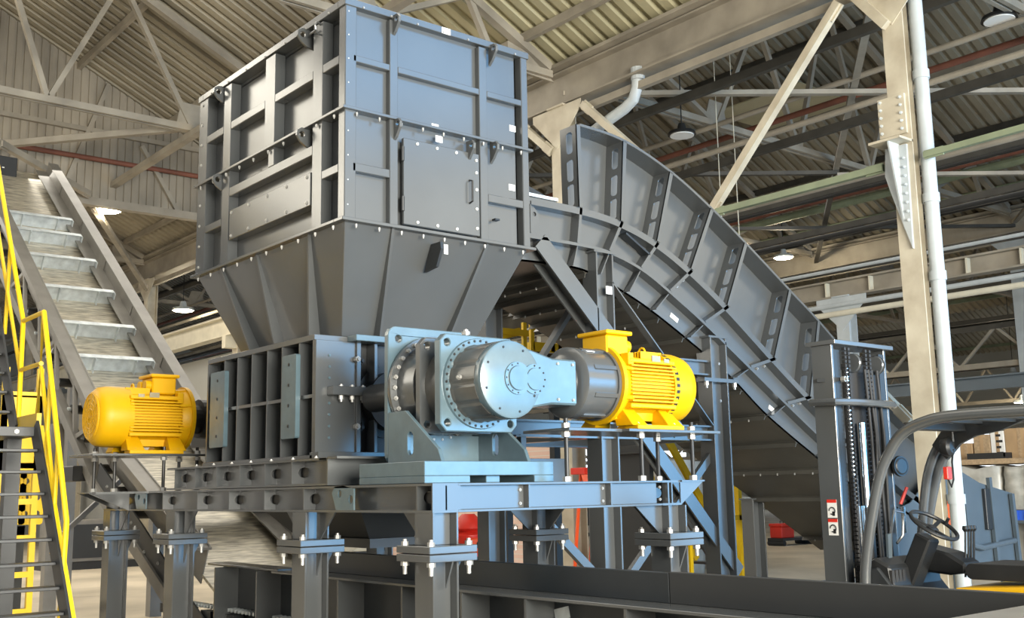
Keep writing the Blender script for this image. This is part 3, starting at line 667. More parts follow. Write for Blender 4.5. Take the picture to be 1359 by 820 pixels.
# outlet chute hanging in the frame
b = MB(); T = [(4.25, 7.0, FZ0+.1), (5.1, 7.0, FZ0+.1), (5.1, 8.75, FZ0+.1), (4.25, 8.75, FZ0+.1)]; Bm = [(4.55, 7.3, 1.24), (4.95, 7.3, 1.24), (4.95, 8.45, 1.24), (4.55, 8.45, 1.24)]
b.add(T+Bm, [(i, (i+1) % 4, 4+(i+1) % 4, 4+i) for i in range(4)]+[(3, 2, 1, 0), (4, 5, 6, 7)]); oc = b.build('outlet_chute', STEELD, fr)
MB().box(4.52, 4.98, 7.25, 8.5, 1.18, 1.25).build('outlet_skirt', STEELD, fr)

# ------------------------------------------------------------ gear reducer
GX, GZ = 4.63, 2.335
gr = thing('gear_reducer', 'round grey planetary gear reducer on bolted bracket at the end of shredder', 'gearbox', (GX, 6.2, 1.65))
b = MB(); b.box(4.05, 5.16, 5.84, 6.64, 1.70, 1.795); b.box(4.05, 4.42, 5.84, 6.64, 1.652, 1.70); b.box(4.98, 5.16, 5.84, 6.64, 1.652, 1.70); b.box(4.6, 4.72, 5.9, 6.6, 1.652, 1.70); b.build('pedestal', GEAR, gr, .004)
mp = MB(); mp.plate(rrect(4.25, 5.03, 1.795, 2.79, .07), 'Y', 6.58, 6.63, [circ(4.34, 2.70, .028), circ(4.94, 2.70, .028)]); mp.build('mounting_plate', GEAR, gr, .005)
for x in (4.25, 5.0):
    MB().plate([(6.58, 1.795), (6.58, 2.16), (6.36, 2.16), (5.97, 1.88), (5.93, 1.795)], 'X', x, x+.03, [slot(6.3, 1.93, .07, .16)]).build('gusset', GEAR, gr, .003)
MB().box(4.28, 5.0, 6.5, 6.58, 1.795, 2.0).build('web_plate', GEAR, gr)
b = MB(); b.lathe([(0, .385), (.02, .395), (.05, .395), (.05, .34), (.24, .33)], (GX, 6.58, GZ), (0, -1, 0), 40); rg = b.build('ring_flange', STEEL, gr, smooth=True)
for i in range(30): a = 2*PI*i/30; bolt(rg, (GX+.365*math.cos(a), 6.53, GZ+.365*math.sin(a)), (0, -1, 0), .017, .035)
def sq(h, c): return [(GX-h+c, GZ-h), (GX+h-c, GZ-h), (GX+h, GZ-h+c), (GX+h, GZ+h-c), (GX+h-c, GZ+h), (GX-h+c, GZ+h), (GX-h, GZ+h-c), (GX-h, GZ-h+c)]
hl = [circ(GX+s*.275, GZ+t*.275, .026) for s in (-1, 1) for t in (-1, 1)]
MB().plate(sq(.335, .05), 'Y', 6.24, 6.30, hl).build('rear_flange', STEEL, gr, .006)
MB().lathe([(0, .30), (.06, .285), (.2, .285)], (GX, 6.25, GZ), (0, -1, 0), 40).build('neck', DRUM, gr, smooth=True)
ff = MB().plate(sq(.335, .05), 'Y', 6.0, 6.07, hl).build('front_flange', GEAR, gr, .006)
MB().lathe([(0, .318), (.018, .312)], (GX, 6.0, GZ), (0, -1, 0), 48).build('flange_ring', GEAR, gr, smooth=True)
for i in range(36): a = 2*PI*i/36; bolt(ff, (GX+.298*math.cos(a), 5.985, GZ+.298*math.sin(a)), (0, -1, 0), .010, .012, STEELD)
MB().lathe([(0, .275), (.03, .268), (.27, .268)], (GX, 5.985, GZ), (0, -1, 0), 96, lambda i: 1 if i % 8 < 6 else .965).build('drum', DRUM, gr)
MB().lathe([(0, .262), (.03, .262), (.055, .268), (.075, .262), (.08, .25)], (GX, 5.725, GZ), (0, -1, 0), 56).build('end_cover', GEAR, gr, smooth=True)
b = MB(); b.plate([(GX+.15, GZ-.19), (GX+.36, GZ-.155), (GX+.60, GZ-.155), (GX+.60, GZ+.165), (GX+.38, GZ+.165), (GX+.15, GZ+.22)], 'Y', 5.648, 5.99); hd = b.build('bevel_head', GEAR, gr, .012)
for (x, rr_, hh_) in ((GX+.05, .085, .024), (GX+.20, .078, .020)):
    b = MB(); b.lathe([(0, rr_+.028), (hh_*.5, rr_+.026), (hh_*.5, rr_), (hh_, rr_-.004)], (x, 5.648, GZ+.01), (0, -1, 0), 32); c = b.build('bearing_cap', GEAR, gr, smooth=True)
    for i in range(12):
        a = 2*PI*i/12
        if (math.cos(a) > .45 and x < GX+.1) or (math.cos(a) < -.45 and x > GX+.1): continue
        bolt(c, (x+(rr_+.014)*math.cos(a), 5.640, GZ+.01+(rr_+.014)*math.sin(a)), (0, -1, 0), .007, .008, STEELD)
for i in range(8):
    a = 2*PI*i/8+.3
    if abs(math.sin(a)) > .3 or math.cos(a) < 0: bolt(gr, (GX+.225*math.cos(a), 5.645, GZ+.225*math.sin(a)), (0, -1, 0), .009, .006, BLACK, 'cap_screw')
for (x, z) in ((GX+.42, GZ+.13), (GX+.56, GZ+.13), (GX+.42, GZ-.12), (GX+.56, GZ-.12)): bolt(hd, (x, 5.648, z), (0, -1, 0), .011, .012, ZINC)
b = MB(); b.tube((GX+.0, 6.15, GZ+.28), (GX+.0, 6.15, GZ+.40), .018, 8); b.tube((GX, 6.15, GZ+.36), (GX, 6.15, GZ+.385), .032, 10); b.build('breather_plug', ZINC, gr)
bolt(gr, (GX-.27, 5.86, GZ+.02), (-1, 0, 0), .018, .03, ZINC, 'oil_plug')
# adapter between the bevel head and the motor
MY, MZ = 5.85, GZ+.025
b = MB(); b.lathe([(0, .165), (.02, .165), (.03, .15), (.06, .18), (.075, .20)], (GX+.59, MY, MZ), (1, 0, 0), 40); b.build('adapter_neck', STEEL, gr, smooth=True)
b = MB(); b.lathe([(0, .19), (.02, .25), (.03, .26), (.10, .26), (.10, .252), (.32, .252), (.32, .268), (.345, .268)], (GX+.64, MY, MZ), (1, 0, 0), 44); bh = b.build('bell_housing', STEEL, gr, smooth=True)
for i in range(8):
    a = 2*PI*(i+.5)/8; y, z = MY+.256*math.cos(a), MZ+.256*math.sin(a)
    MB().bar((GX+.74, y, z), (GX+.96, y, z), .03, .02, (0, math.cos(a), math.sin(a))).build('housing_rib', STEEL, bh)
MB().bar((GX+.78, MY-.10, MZ+.236), (GX+.86, MY-.10, MZ+.236), .05, .004, (0, -.4, .9)).build('sticker', STICK, bh)

# ------------------------------------------------------------ electric motors
def motor(p, sgn, s, label, bx0=.10, bx1=.32, slots=True):
    """p: middle of the drive flange; the motor runs along sgn * X"""
    px, py, pz = p
    t = thing('electric_motor', label, 'motor', (px+sgn*.45*s, py, pz-.31*s), 'yellow electric motors')
    def X(v): return px+sgn*v*s
    def bx(b, x0, x1, y0, y1, z0, z1): return b.box(X(x0), X(x1), py+y0*s, py+y1*s, pz+z0*s, pz+z1*s)
    ax = (sgn, 0, 0); o = (px, py, pz)
    sc_ = lambda pr: [(a*s, c*s) for a, c in pr]
    fl = MB().lathe(sc_([(0, .265), (.03, .265), (.03, .245), (.06, .24), (.10, .222)]), o, ax, 40).build('end_shield', YELLOW, t, smooth=True)
    for i in range(8):
        a = 2*PI*(i+.5)/8
        MB().bar((X(.03), py+.235*s*math.cos(a), pz+.235*s*math.sin(a)), (X(.12), py+.225*s*math.cos(a), pz+.225*s*math.sin(a)), .022*s, .04*s, (0, math.cos(a), math.sin(a))).build('shield_rib', YELLOW, fl)
    MB().lathe(sc_([(0, .205), (.46, .205)]), (X(.08), py, pz), ax, 40).build('stator_housing', YELLOW, t, smooth=True)
    fins = MB()
    for i in range(11):
        z = -.115+i*.023
        for sy in (-1, 1): bx(fins, .10, .53, sy*.15, sy*.232, z-.005, z+.005)
    for i in range(8):
        y = -.09+i*.026
        bx(fins, .33, .53, y-.005, y+.005, .15, .235); bx(fins, .12, .53, y-.005, y+.005, -.235, -.15)
    fins.build('cooling_fins', YELLOW, t)
    for sy in (-1, 1):
        b = MB(); bx(b, .09, .14, sy*.14, sy*.215, .12, .2); bx(b, .10, .53, sy*.13, sy*.218, .135, .165); b.build('housing_rail', YELLOW, t, .006)
        b = MB(); bx(b, .10, .53, sy*.13, sy*.218, -.16, -.13); b.build('housing_rail', YELLOW, t, .006)
    bx(MB(), .30, .38, -.226, -.218, .15, .19).build('rating_plate', PLATEM, t)
    bx(MB(), .42, .47, -.222, -.216, .15, .175).build('rating_plate', PLATEM, t)
    # fan cover
    pr = sc_([(0, .243), (.16, .243), (.22, .232), (.255, .20), (.26, .185)])
    fc = MB().lathe(pr, (X(.50), py, pz), ax, 44).build('fan_cover', YELLOW, t, smooth=True)
    g = MB()
    for i in (range(36) if slots else range(0, 36, 12)):
        a = 2*PI*i/36; ca, sa = math.cos(a), math.sin(a)
        g.bar((X(.515), py+.2435*s*ca, pz+.2435*s*sa), (X(.545), py+.2435*s*ca, pz+.2435*s*sa), .022*s, .004*s, (0, ca, sa))
    if slots: g.build('vent_slots', BLACK, fc)  # black bars stand for the dark open slots in the cover
    MB().lathe(sc_([(0, .19), (.006, .19)]), (X(.76), py, pz), ax, 40).build('fan_grille', GRILLE, fc)
    g = MB()
    for q in (.06, .10, .14, .18):
        g.path([(X(.768), py+q*s*math.cos(2*PI*i/24), pz+q*s*math.sin(2*PI*i/24)) for i in range(25)], .004*s, 5)
    for i in range(6): a = PI*i/6; g.tube((X(.768), py-.185*s*math.cos(a), pz-.185*s*math.sin(a)), (X(.768), py+.185*s*math.cos(a), pz+.185*s*math.sin(a)), .003*s, 5)
    g.build('guard_rings', YELLOW, fc)
    # feet
    for sy in (-1, 1):
        b = MB(); bx(b, .10, .54, sy*.15, sy*.27, -.30, -.272)
        for x in (.14, .48):
            yA, yB = sorted((sy*.15, sy*.262))
            b.add([(X(x-.05), py+sy*.13*s, pz-.15*s), (X(x+.05), py+sy*.13*s, pz-.15*s), (X(x+.07), py+sy*.255*s, pz-.275*s), (X(x-.07), py+sy*.255*s, pz-.275*s),
                   (X(x-.05), py+sy*.05*s, pz-.16*s), (X(x+.05), py+sy*.05*s, pz-.16*s), (X(x+.07), py+sy*.10*s, pz-.275*s), (X(x-.07), py+sy*.10*s, pz-.275*s)],
                  [(0, 1, 2, 3), (7, 6, 5, 4), (0, 4, 5, 1), (1, 5, 6, 2), (2, 6, 7, 3), (3, 7, 4, 0)])
        f = b.build('foot', YELLOW, t, .004)
        for x in (.14, .48): bolt(f, (X(x), py+sy*.23*s, pz-.272*s), (0, 0, 1), .016, .02, ZINC, 'foot_bolt')
    # terminal box
    b = MB(); bx(b, bx0, bx1, -.12, .12, .19, .325); tb = b.build('terminal_box', YELLOW, t, .012)
    bx(MB(), bx0-.02, bx1+.02, -.145, .145, .325, .352).build('box_lid', YELLOW, tb, .008)
    for y in (-.062, .062): MB().tube((X(bx1), py+y*s, pz+.26*s), (X(bx1+.045), py+y*s, pz+.26*s), .042*s, 16).build('cable_gland', YELLOW, tb, smooth=True)
    b = MB(); b.path([(X(.44), py+.028*s*math.cos(2*PI*i/12), pz+.245*s+.028*s*math.sin(2*PI*i/12)) for i in range(13)], .008*s, 6); b.build('lifting_eye', YELLOW, t)
    return t
m1 = motor((GX+.985, MY, MZ), 1, 1.13, 'yellow finned electric motor driving the gear reducer', -.01, .19)
m2 = motor((4.47, 10.75, 2.375), -1, 1.22, 'yellow finned electric motor in front of the rising conveyor', .12, .32, False)
for nm, t in (('a', m1), ('b', m2)): del t['group']
MB().tube((4.44, 10.75, 2.375), (4.72, 10.75, 2.375), .15, 20).build('drive_shaft', BLACK, m2)
# motor base plates on threaded rods
def stand(x0, x1, y0, y1, zp, zb, rods, label):
    t = thing('motor_stand', label, 'stand', ((x0+x1)/2, (y0+y1)/2, zb))
    MB().box(x0, x1, y0, y1, zp-.022, zp).build('base_plate', STEEL, t, .003)
    for (x, y) in rods:
        q = MB().tube((x, y, zb), (x, y, zp+.07), .016, 10).build('threaded_rod', BLACK, t)
        for z in (zb+.0, zp-.06, zp+.001): MB().tube((x, y, z), (x, y, z+.035), .032, 6).build('nut', ZINC, q)
    return t
stand(5.62, 6.62, 5.53, 6.17, MZ-.339, FZ1, [(5.16, 5.70), (5.87, 5.66), (6.43, 5.66), (6.45, 6.04)], 'grey plate on threaded rods holding the gearbox motor')
MB().box(5.1, 5.62, 5.6, 6.1, MZ-.361, MZ-.339).build('tongue_plate', STEEL, bpy.data.objects['motor_stand'], .003)
stand(3.46, 4.62, 10.42, 11.1, 2.375-.366, FZ1, [(3.66, 10.95), (3.86, 10.95), (4.18, 10.5), (4.52, 10.95), (4.52, 10.5)], 'plate on threaded rods holding the motor by the rising conveyor')
MB().box(3.5, 4.6, 10.4, 10.5, FZ1-.02, FZ1).build('foot_rail', STEEL, bpy.data.objects['motor_stand.001'])
# ------------------------------------------------------------ curved conveyor
def spline(P, n=6):
    out = []
    for i in range(len(P)-1):
        p0 = Vector(P[max(i-1, 0)]); p1 = Vector(P[i]); p2 = Vector(P[i+1]); p3 = Vector(P[min(i+2, len(P)-1)])
        for k in range(n):
            t = k/n; t2 = t*t; t3 = t2*t
            q = .5*((2*p1)+(p2-p0)*t+(2*p0-5*p1+4*p2-p3)*t2+(3*p1-p0-3*p2+p3)*t3); out.append((q.x, q.y))
    out.append(tuple(P[-1])); return out
RT = [(6.13, 4.335), (7.17, 4.33), (7.74, 4.27), (8.26, 4.12), (8.77, 3.88), (9.34, 3.54), (10.12, 3.01), (10.75, 2.60), (11.6, 2.09), (12.7, 1.50), (13.9, .98)]
UT = [(6.13, 5.19), (7.16, 5.195), (7.816, 5.145), (8.513, 4.927), (9.154, 4.616), (9.709, 4.300), (10.476, 3.836), (11.0, 3.52), (11.8, 2.98), (12.95, 2.30), (13.9, 1.85)]
LR = [(6.13, 3.965), (7.12, 3.97), (7.55, 3.94), (8.0, 3.82), (8.42, 3.62), (8.95, 3.33), (9.68, 2.89), (10.3, 2.51), (11.15, 2.01), (12.2, 1.43), (13.6, .80)]
BT = [(6.13, 3.72), (7.05, 3.745), (7.42, 3.70), (7.82, 3.57), (8.2, 3.42), (8.72, 3.17), (9.45, 2.78), (10.05, 2.38), (10.9, 1.93), (11.9, 1.44), (13.4, .68)]
sRT, sUT, sLR, sBT = spline(RT), spline(UT), spline(LR), spline(BT)
KA, KB = 7.60, 9.60
cc = thing('curved_conveyor', 'long grey conveyor curving down from the hopper with tall ribbed side wings', 'conveyor', (9.5, 8.6, 0))
def off(P, d):
    out = []
    for i, p in enumerate(P):
        a = Vector(P[max(i-1, 0)]); c = Vector(P[min(i+1, len(P)-1)]); t = (c-a).normalized(); n = Vector((t.y, -t.x))
        out.append((p[0]+n.x*d, p[1]+n.y*d))
    return out
for (y0, y1, yp) in ((KA, KA+.12, KA+.12), (KB, KB-.12, KB-.12)):
    s = 1 if y1 > y0 else -1
    MB().ribbon(sRT, off(sRT, .07), y0, y1).build('upper_rail', STEEL, cc)
    MB().ribbon(sLR, off(sLR, .03), y0, y1).build('lower_rail', STEEL, cc)
    MB().ribbon(sRT, sBT, yp, yp+s*.012).build('side_plate', STEEL, cc)
    k = 6
    MB().ribbon(sUT[k:], sRT[k:], yp+s*.10, yp+s*.112).build('wing_panel', STEEL, cc)
    MB().ribbon(sUT[k:], off(sUT[k:], .03), y0-s*.02, yp+s*.11).build('wing_rim', STEEL, cc, .003)
    # ribs of the wing, channel plates with slots
    for i in range(1, 9):
        A, B_ = Vector(RT[i]), Vector(UT[i]); d = (B_-A); L = d.length; d.normalize(); n = Vector((d.y, -d.x))
        P = MB()
        hl = []
        if s > 0:
            for f in (.16, .45, .78): hl.append(rrect(.06, .15, L*f-.11, L*f+.11, .03))
        for (o_, hh) in ((.06, hl),):
            t_ = MB().plate([(0, .0), (.238, 0), (.238, L-.02), (0, L-.02)], 'X', 0, .012, hh)
            for (x, yy, z) in t_.v: pass
            fs = t_.f; vs = []
            for (x, yy, z) in t_.v:
                q = A+d*z+n*(x-o_); vs.append((q.x, y0-s*.02+s*yy, q.y))
            P.add(vs, fs)
        # front lip joining the two plates
        q = [A+n*.0, B_+n*0-d*.02, B_-n*.06-d*.02, A-n*.06]
        P.plate([(v.x, v.y) for v in q], 'Y', y0-s*.02, y0-s*.01)
        P.build('wing_rib', STEEL, cc)
    # ribs of the chain channel and the gussets below
    for i in range(1, 9):
        A, B_ = Vector(RT[i]), Vector(LR[i]); d = (B_-A).normalized(); n = Vector((d.y, -d.x))
        q = [A-n*.01, A+n*.025, B_+n*.025, B_-n*.01]
        MB().plate([(v.x, v.y) for v in q], 'Y', y0, yp).build('channel_rib', STEEL, cc)
        if s > 0 and i in (1, 4, 6, 7):
            for f in (.2, .5, .8):
                m_ = A.lerp(B_, f)-n*.05; bolt(cc, (m_.x, yp, m_.y), (0, -1, 0), .016, .03)
        A, B_ = Vector(LR[i]), Vector(BT[i]); nn = Vector((A.x-LR[i-1][0], A.y-LR[i-1][1])).normalized()
        q = [A-nn*.05, A+nn*.05, B_]
        b = MB(); b.plate([(v.x, v.y) for v in (A+nn*.0, A+nn*.012, B_+nn*.012, B_)], 'Y', y0+s*.02, yp); 
        b.add([(A.x, y0+s*.02, A.y), (B_.x, yp, B_.y), (A.x, yp, A.y), (A.x+nn.x*.014, y0+s*.02, A.y+nn.y*.014), (B_.x+nn.x*.014, yp, B_.y+nn.y*.014), (A.x+nn.x*.014, yp, A.y+nn.y*.014)], [(0, 1, 2), (5, 4, 3), (0, 3, 4, 1), (1, 4, 5, 2), (2, 5, 3, 0)])
        b.build('web_gusset', STEEL, cc)
# pan, cross angles under it
MB().ribbon(off(sBT, -.02), sBT, KA+.12, KB-.12).build('bottom_pan', PAN, cc)
MB().ribbon(off(sRT, .10), off(sRT, .14), KA+.14, KB-.14).build('belt', RAILG, cc)
for i in range(2, len(sBT)-1, 4):
    p = Vector(sBT[i]); q = Vector(sBT[i+1]); t = (q-p).normalized(); n = Vector((t.y, -t.x))
    c = p+n*.05
    b = MB(); b.bar((p.x, KA+.13, p.y), (p.x, KB-.13, p.y), .05, .012, (n.x, 0, n.y)); b.bar((p.x+n.x*.03, KA+.13, p.y+n.y*.03), (p.x+n.x*.03, KB-.13, p.y+n.y*.03), .008, .06, (n.x, 0, n.y))
    a_ = b.build('cross_angle', PAN, cc)
    for k in (range(6) if i % 8 == 2 else ()): bolt(a_, (c.x, KA+.35+k*.26, c.y), (n.x, 0, n.y), .013, .02)
# lug and stickers on the flat run
MB().plate([(6.52, 4.27), (6.57, 4.27), (6.64, 4.2), (6.64, 4.12), (6.52, 4.02)], 'Y', KA+.04, KA+.06, [circ(6.585, 4.19, .022)]).build('lifting_lug', STEEL, cc)
for x in (6.36, 6.50): MB().box(x, x+.012, KA, KA+.12, 3.99, 4.30).build('channel_rib', STEEL, cc)
MB().bar((6.15, KA+.02, 4.36), (6.85, KA+.02, 4.36), .06, .03).build('guide_angle', GALV, cc)
for (x, z) in ((8.52, 3.40), (10.1, 2.48)): MB().bar((x, KA+.117, z), (x+.11, KA+.117, z-.06), .008, .05).build('sticker', STICK, cc)
MB().bar((7.78, KA+.05, 4.16), (8.12, KA+.05, 3.98), .10, .02, (0, 0, 1)).build('channel_brace', STEELD, cc)
# flared feed end at the floor
for (y0, y1) in ((KA, KA+.02), (KB, KB-.02)):
    MB().plate(([(12.7, 1.35)] if y0 == KA else [(13.7, 1.3)])+[(13.74, 1.99), (13.99, 1.74), (14.47, 1.58), (15.39, 1.42), (15.3, .5)]+([(12.6, .45), (11.9, 1.18)] if y0 == KA else [(13.7, .5)]), 'Y', y0, y1).build('feed_skirt', MACH, cc, .003)
for x in (13.3, 14.0, 14.7, 15.3): MB().bar((x, KA-.04, .5), (x-.05, KA-.04, 1.65 if x < 15 else 1.42), .07, .05).build('skirt_rib', MACH, cc)
MB().path([(13.2, KA-.05, 1.1), (13.8, KA-.05, .82), (14.3, KA-.05, .72), (15.2, KA-.05, .78)], .04, 8).build('skirt_rail', MACH, cc)
MB().box(15.28, 15.32, KA, KB, .5, 1.42).build('end_plate', MACH, cc)
MB().box(13.7, 15.3, KA, KB, .42, .5).build('tail_pan', MACH, cc)
for x in (13.8, 15.1): 
    for y in (KA+.05, KB-.15): MB().box(x, x+.1, y, y+.1, 0, .45).build('leg', MACH, cc)
MB().box(13.45, 13.62, KA-.03, KA-.01, 1.0, 1.35).build('warning_plate', ORANGE, cc)
MB().box(14.5, 14.72, KA-.05, KA-.0, .95, 1.5).build('inspection_hatch', STEELD, cc, .006)

# ------------------------------------------------------------ trestle under the curved conveyor
tw = thing('conveyor_trestle', 'grey steel trestle of posts and diagonals carrying the curved conveyor', 'frame', (9, 8.6, 0))
def post(x, y, z1, w_=.24, d=.2):
    b = MB(); b.box(x, x+.02, y, y+d, .02, z1); b.box(x+w_-.02, x+w_, y, y+d, .02, z1); b.box(x+.02, x+w_-.02, y+d*.45, y+d*.55, .02, z1)
    p = b.build('post', STEEL, tw, .002); MB().box(x-.06, x+w_+.06, y-.06, y+d+.06, 0, .02).build('foot_plate', STEEL, p); MB().box(x-.03, x+w_+.03, y-.01, y+d+.01, z1-.02, z1).build('head_plate', STEEL, p); return p
for y in (7.6, 9.38):
    post(7.34, y, 3.93); p2 = post(9.0, y, 3.20, .27); post(11.82, y, 1.43, .24)
    if y < 8:
        for dx in (-.09, .37): bolt(p2, (9.0+dx, y+.0, 2.70), (0, 0, -1), .026, .07)
        MB().box(8.86, 9.42, y-.02, y+.1, 2.70, 2.74).build('joint_plate', STEEL, p2)
        MB().box(7.47, 7.55, y-.0, y+.01, 3.50, 3.58).build('sticker', STICK, tw)
        for z in (2.5, 2.9): bolt(p2, (9.12, y, z), (0, -1, 0), .015, .015)
    yc = y+.1
    if y < 8: MB().ibeam((6.62, yc, 3.93), (8.45, yc, 2.16), .18, .2, .02, .02, (0, 1, 0)).build('diagonal', STEEL, tw)
    if y < 8: MB().angle((7.58, yc-.02, 3.66), (9.02, yc-.02, 2.26), .08, .012, (0, 1, 0)).build('brace', STEEL, tw)
    MB().ibeam((7.58, yc, 2.85), (9.0, yc, 2.85), .14, .16, .014, .018).build('beam', STEEL, tw)
    MB().ibeam((6.3, yc, 2.155), (9.0, yc, 2.155), .14, .16, .014, .018).build('beam', STEEL, tw)
    if y < 8: MB().bar((9.05, yc, 1.94), (7.6, yc, .62), .05, .08).build('brace', STEEL, tw)
    if y < 8: MB().ibeam((7.82, yc, 2.3), (9.36, yc, .70), .14, .13, .016, .02, (0, 1, 0)).build('diagonal', STEEL, tw)
    if y < 8: MB().bar((6.4, yc, 1.55), (7.4, yc, .7), .06, .08).build('brace', STEEL, tw)
    MB().bar((6.42, yc, 2.1), (6.42, yc, 1.6), .06, .06).build('strut', STEEL, tw)
for x in (7.46, 9.12): MB().ibeam((x, 7.8, 2.155), (x, 9.38, 2.155), .12, .14, .014, .018).build('cross_beam', STEEL, tw)
MB().bar((7.46, 7.8, 3.7), (7.46, 9.38, 2.25), .06, .06).build('brace', STEEL, tw)
MB().ibeam((9.3, 7.7, .42), (11.82, 7.7, .42), .14, .16, .014, .018).build('floor_beam', STEEL, tw)

# ------------------------------------------------------------ trough conveyor
tr = thing('trough_conveyor', 'long low dark trough conveyor with ribbed side running under the shredder', 'conveyor', (5.1, 6, 0))
TX, TF = 4.6, 4.36
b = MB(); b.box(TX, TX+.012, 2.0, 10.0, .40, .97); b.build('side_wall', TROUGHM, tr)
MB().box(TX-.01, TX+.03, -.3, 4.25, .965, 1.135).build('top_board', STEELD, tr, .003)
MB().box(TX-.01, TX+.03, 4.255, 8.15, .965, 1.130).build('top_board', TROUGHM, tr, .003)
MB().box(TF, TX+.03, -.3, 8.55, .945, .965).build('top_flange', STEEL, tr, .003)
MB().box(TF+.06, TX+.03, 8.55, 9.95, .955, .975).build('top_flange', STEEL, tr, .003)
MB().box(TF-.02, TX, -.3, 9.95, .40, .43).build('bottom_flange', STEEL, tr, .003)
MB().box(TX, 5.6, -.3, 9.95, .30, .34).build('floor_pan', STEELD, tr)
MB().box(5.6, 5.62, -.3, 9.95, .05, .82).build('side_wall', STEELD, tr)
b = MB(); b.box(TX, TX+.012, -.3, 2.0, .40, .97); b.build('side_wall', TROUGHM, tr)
for px in (287, 342.5, 451, 536, 615, 700, 832, 966, 1100, 1240, 1400):
    y = at(px, 790, 'X', TF+.03).y
    q = MB().plate([(TF+.01, .43), (TX, .43), (TX, .945), (TF+.01, .945)], 'Y', y-.01, y+.01).build('rib', STEEL, tr)
for i in range(20):
    y = 1.5+i*.5
    MB().box(TF+.12, TF+.22, y, y+.22, .43, .52).build('chain_guide', STEELD, tr)
b = MB()
for i in range(70):
    y = 6.0+i*.075; b.tube((TX-.10, y, .555), (TX-.015, y, .555), .018, 8)
b.build('chain_rollers', GALV, tr)['kind'] = 'stuff'
MB().bar((TX-.004, 5.22, .83), (TX-.004, 5.09, .86), .07, .006, (1, 0, 0)).build('rating_plate', GALV, tr)
for y in (2.5, 4.5, 6.4, 8.4, 10.4): MB().box(TF+.02, TF+.14, y, y+.12, 0, .40).build('leg', STEEL, tr); MB().box(5.45, 5.6, y, y+.12, 0, .30).build('leg', STEEL, tr)
MB().box(3.3, TX+.02, .3, 2.06, 1.115, 1.135).build('lip_plate', RAILG, tr, .003)
MB().box(3.3, TX-.02, 2.03, 2.05, .95, 1.115).build('lip_skirt', STEEL, tr)
for x in (3.35, 4.2): MB().box(x, x+.08, .4, .48, 0, 1.115).build('leg', STEEL, tr); MB().box(x, x+.08, 1.9, 1.98, 0, .95).build('leg', STEEL, tr)

# ------------------------------------------------------------ inclined conveyor rising beyond the shredder
ic = thing('inclined_conveyor', 'tall inclined cleated conveyor rising beyond the shredder to the bulkhead', 'conveyor', (5.1, 15, 0))
SLP = .722
YK = 13.0
def zi(y): return 2.96+(y-13.9)*SLP if y > YK else 2.96+(YK-13.9)*SLP-(YK-y)*.45   # top of the near rail
yA, yB, XA, XB = 10.3, 20.6, 4.58, 5.80
cs = 1/math.hypot(1, SLP); dn = Vector((0, -SLP*cs, cs))
def P3(x, y, h): return Vector((x, y, zi(y)))+dn*h
def run(bm, x, h, wd, ht, y1=None):
    bm.bar(P3(x, yA, h), P3(x, YK, h), wd, ht, dn); bm.bar(P3(x, YK-.02, h), P3(x, y1 or yB, h), wd, ht, dn); return bm
run(MB(), XA-.06, -.012, .19, .025).build('near_rail', RAILG, ic)
b = run(MB(), XA+.02, -.2, .012, .42); run(b, XA-.14, -.06, .012, .10); b.build('near_side_plate', RAILG, ic)
run(MB(), XB, -.22, .012, .46).build('far_side_plate', RAILG, ic)
run(MB(), XB+.06, .0, .17, .025, yB-.05).build('far_rail', RAILG, ic)
run(MB(), XB-.10, -.20, .2, .02).build('belt_guide', RAILG, ic)
for i in range(7):
    y = 12.2+i*1.25; MB().bar(P3(XB-.012, y, -.4), P3(XB-.012, y, -.02), .012, .04, (0, 1, SLP)).build('wall_seam', RAILG, ic)
# belt slats
b = MB(); y = 9.6
while y < yB:
    b.bar(P3(XA+.03, y+.004, -.33), P3(XA+.03, y+.118, -.33), .001, .02, dn)
    b.v = b.v[:-8]; b.f = b.f[:-6]
    b.bar((P3((XA+XB)/2, y, -.325)), (P3((XA+XB)/2, y+.118, -.325)), XB-XA-.03, .03, dn); y += .122
b.build('belt', BELT, ic)
# cleats
for (px, py) in ((9, 262), (19, 286), (35, 322), (55, 361), (78, 403), (99, 449), (122, 505)):
    p = at(px, py, 'X', XA+.1); y = p.y-.30
    c = MB(); base = [P3(XA+.08, y, -.31), P3(XA+.08, y+.06, -.31)]
    c.bar(P3((XA+XB)/2-.04, y, -.20), P3((XA+XB)/2-.04, y+.012, -.20), XB-XA-.18, .24, dn)
    c.bar(P3((XA+XB)/2-.04, y-.05, -.083), P3((XA+XB)/2-.04, y+.02, -.083), XB-XA-.18, .012, dn)
    for x in (XA+.06, XA+.30, XB-.36, XB-.12): c.bar(P3(x, y-.07, -.2), P3(x, y, -.2), .012, .22, dn)
    c.build('cleat', GALV, ic)
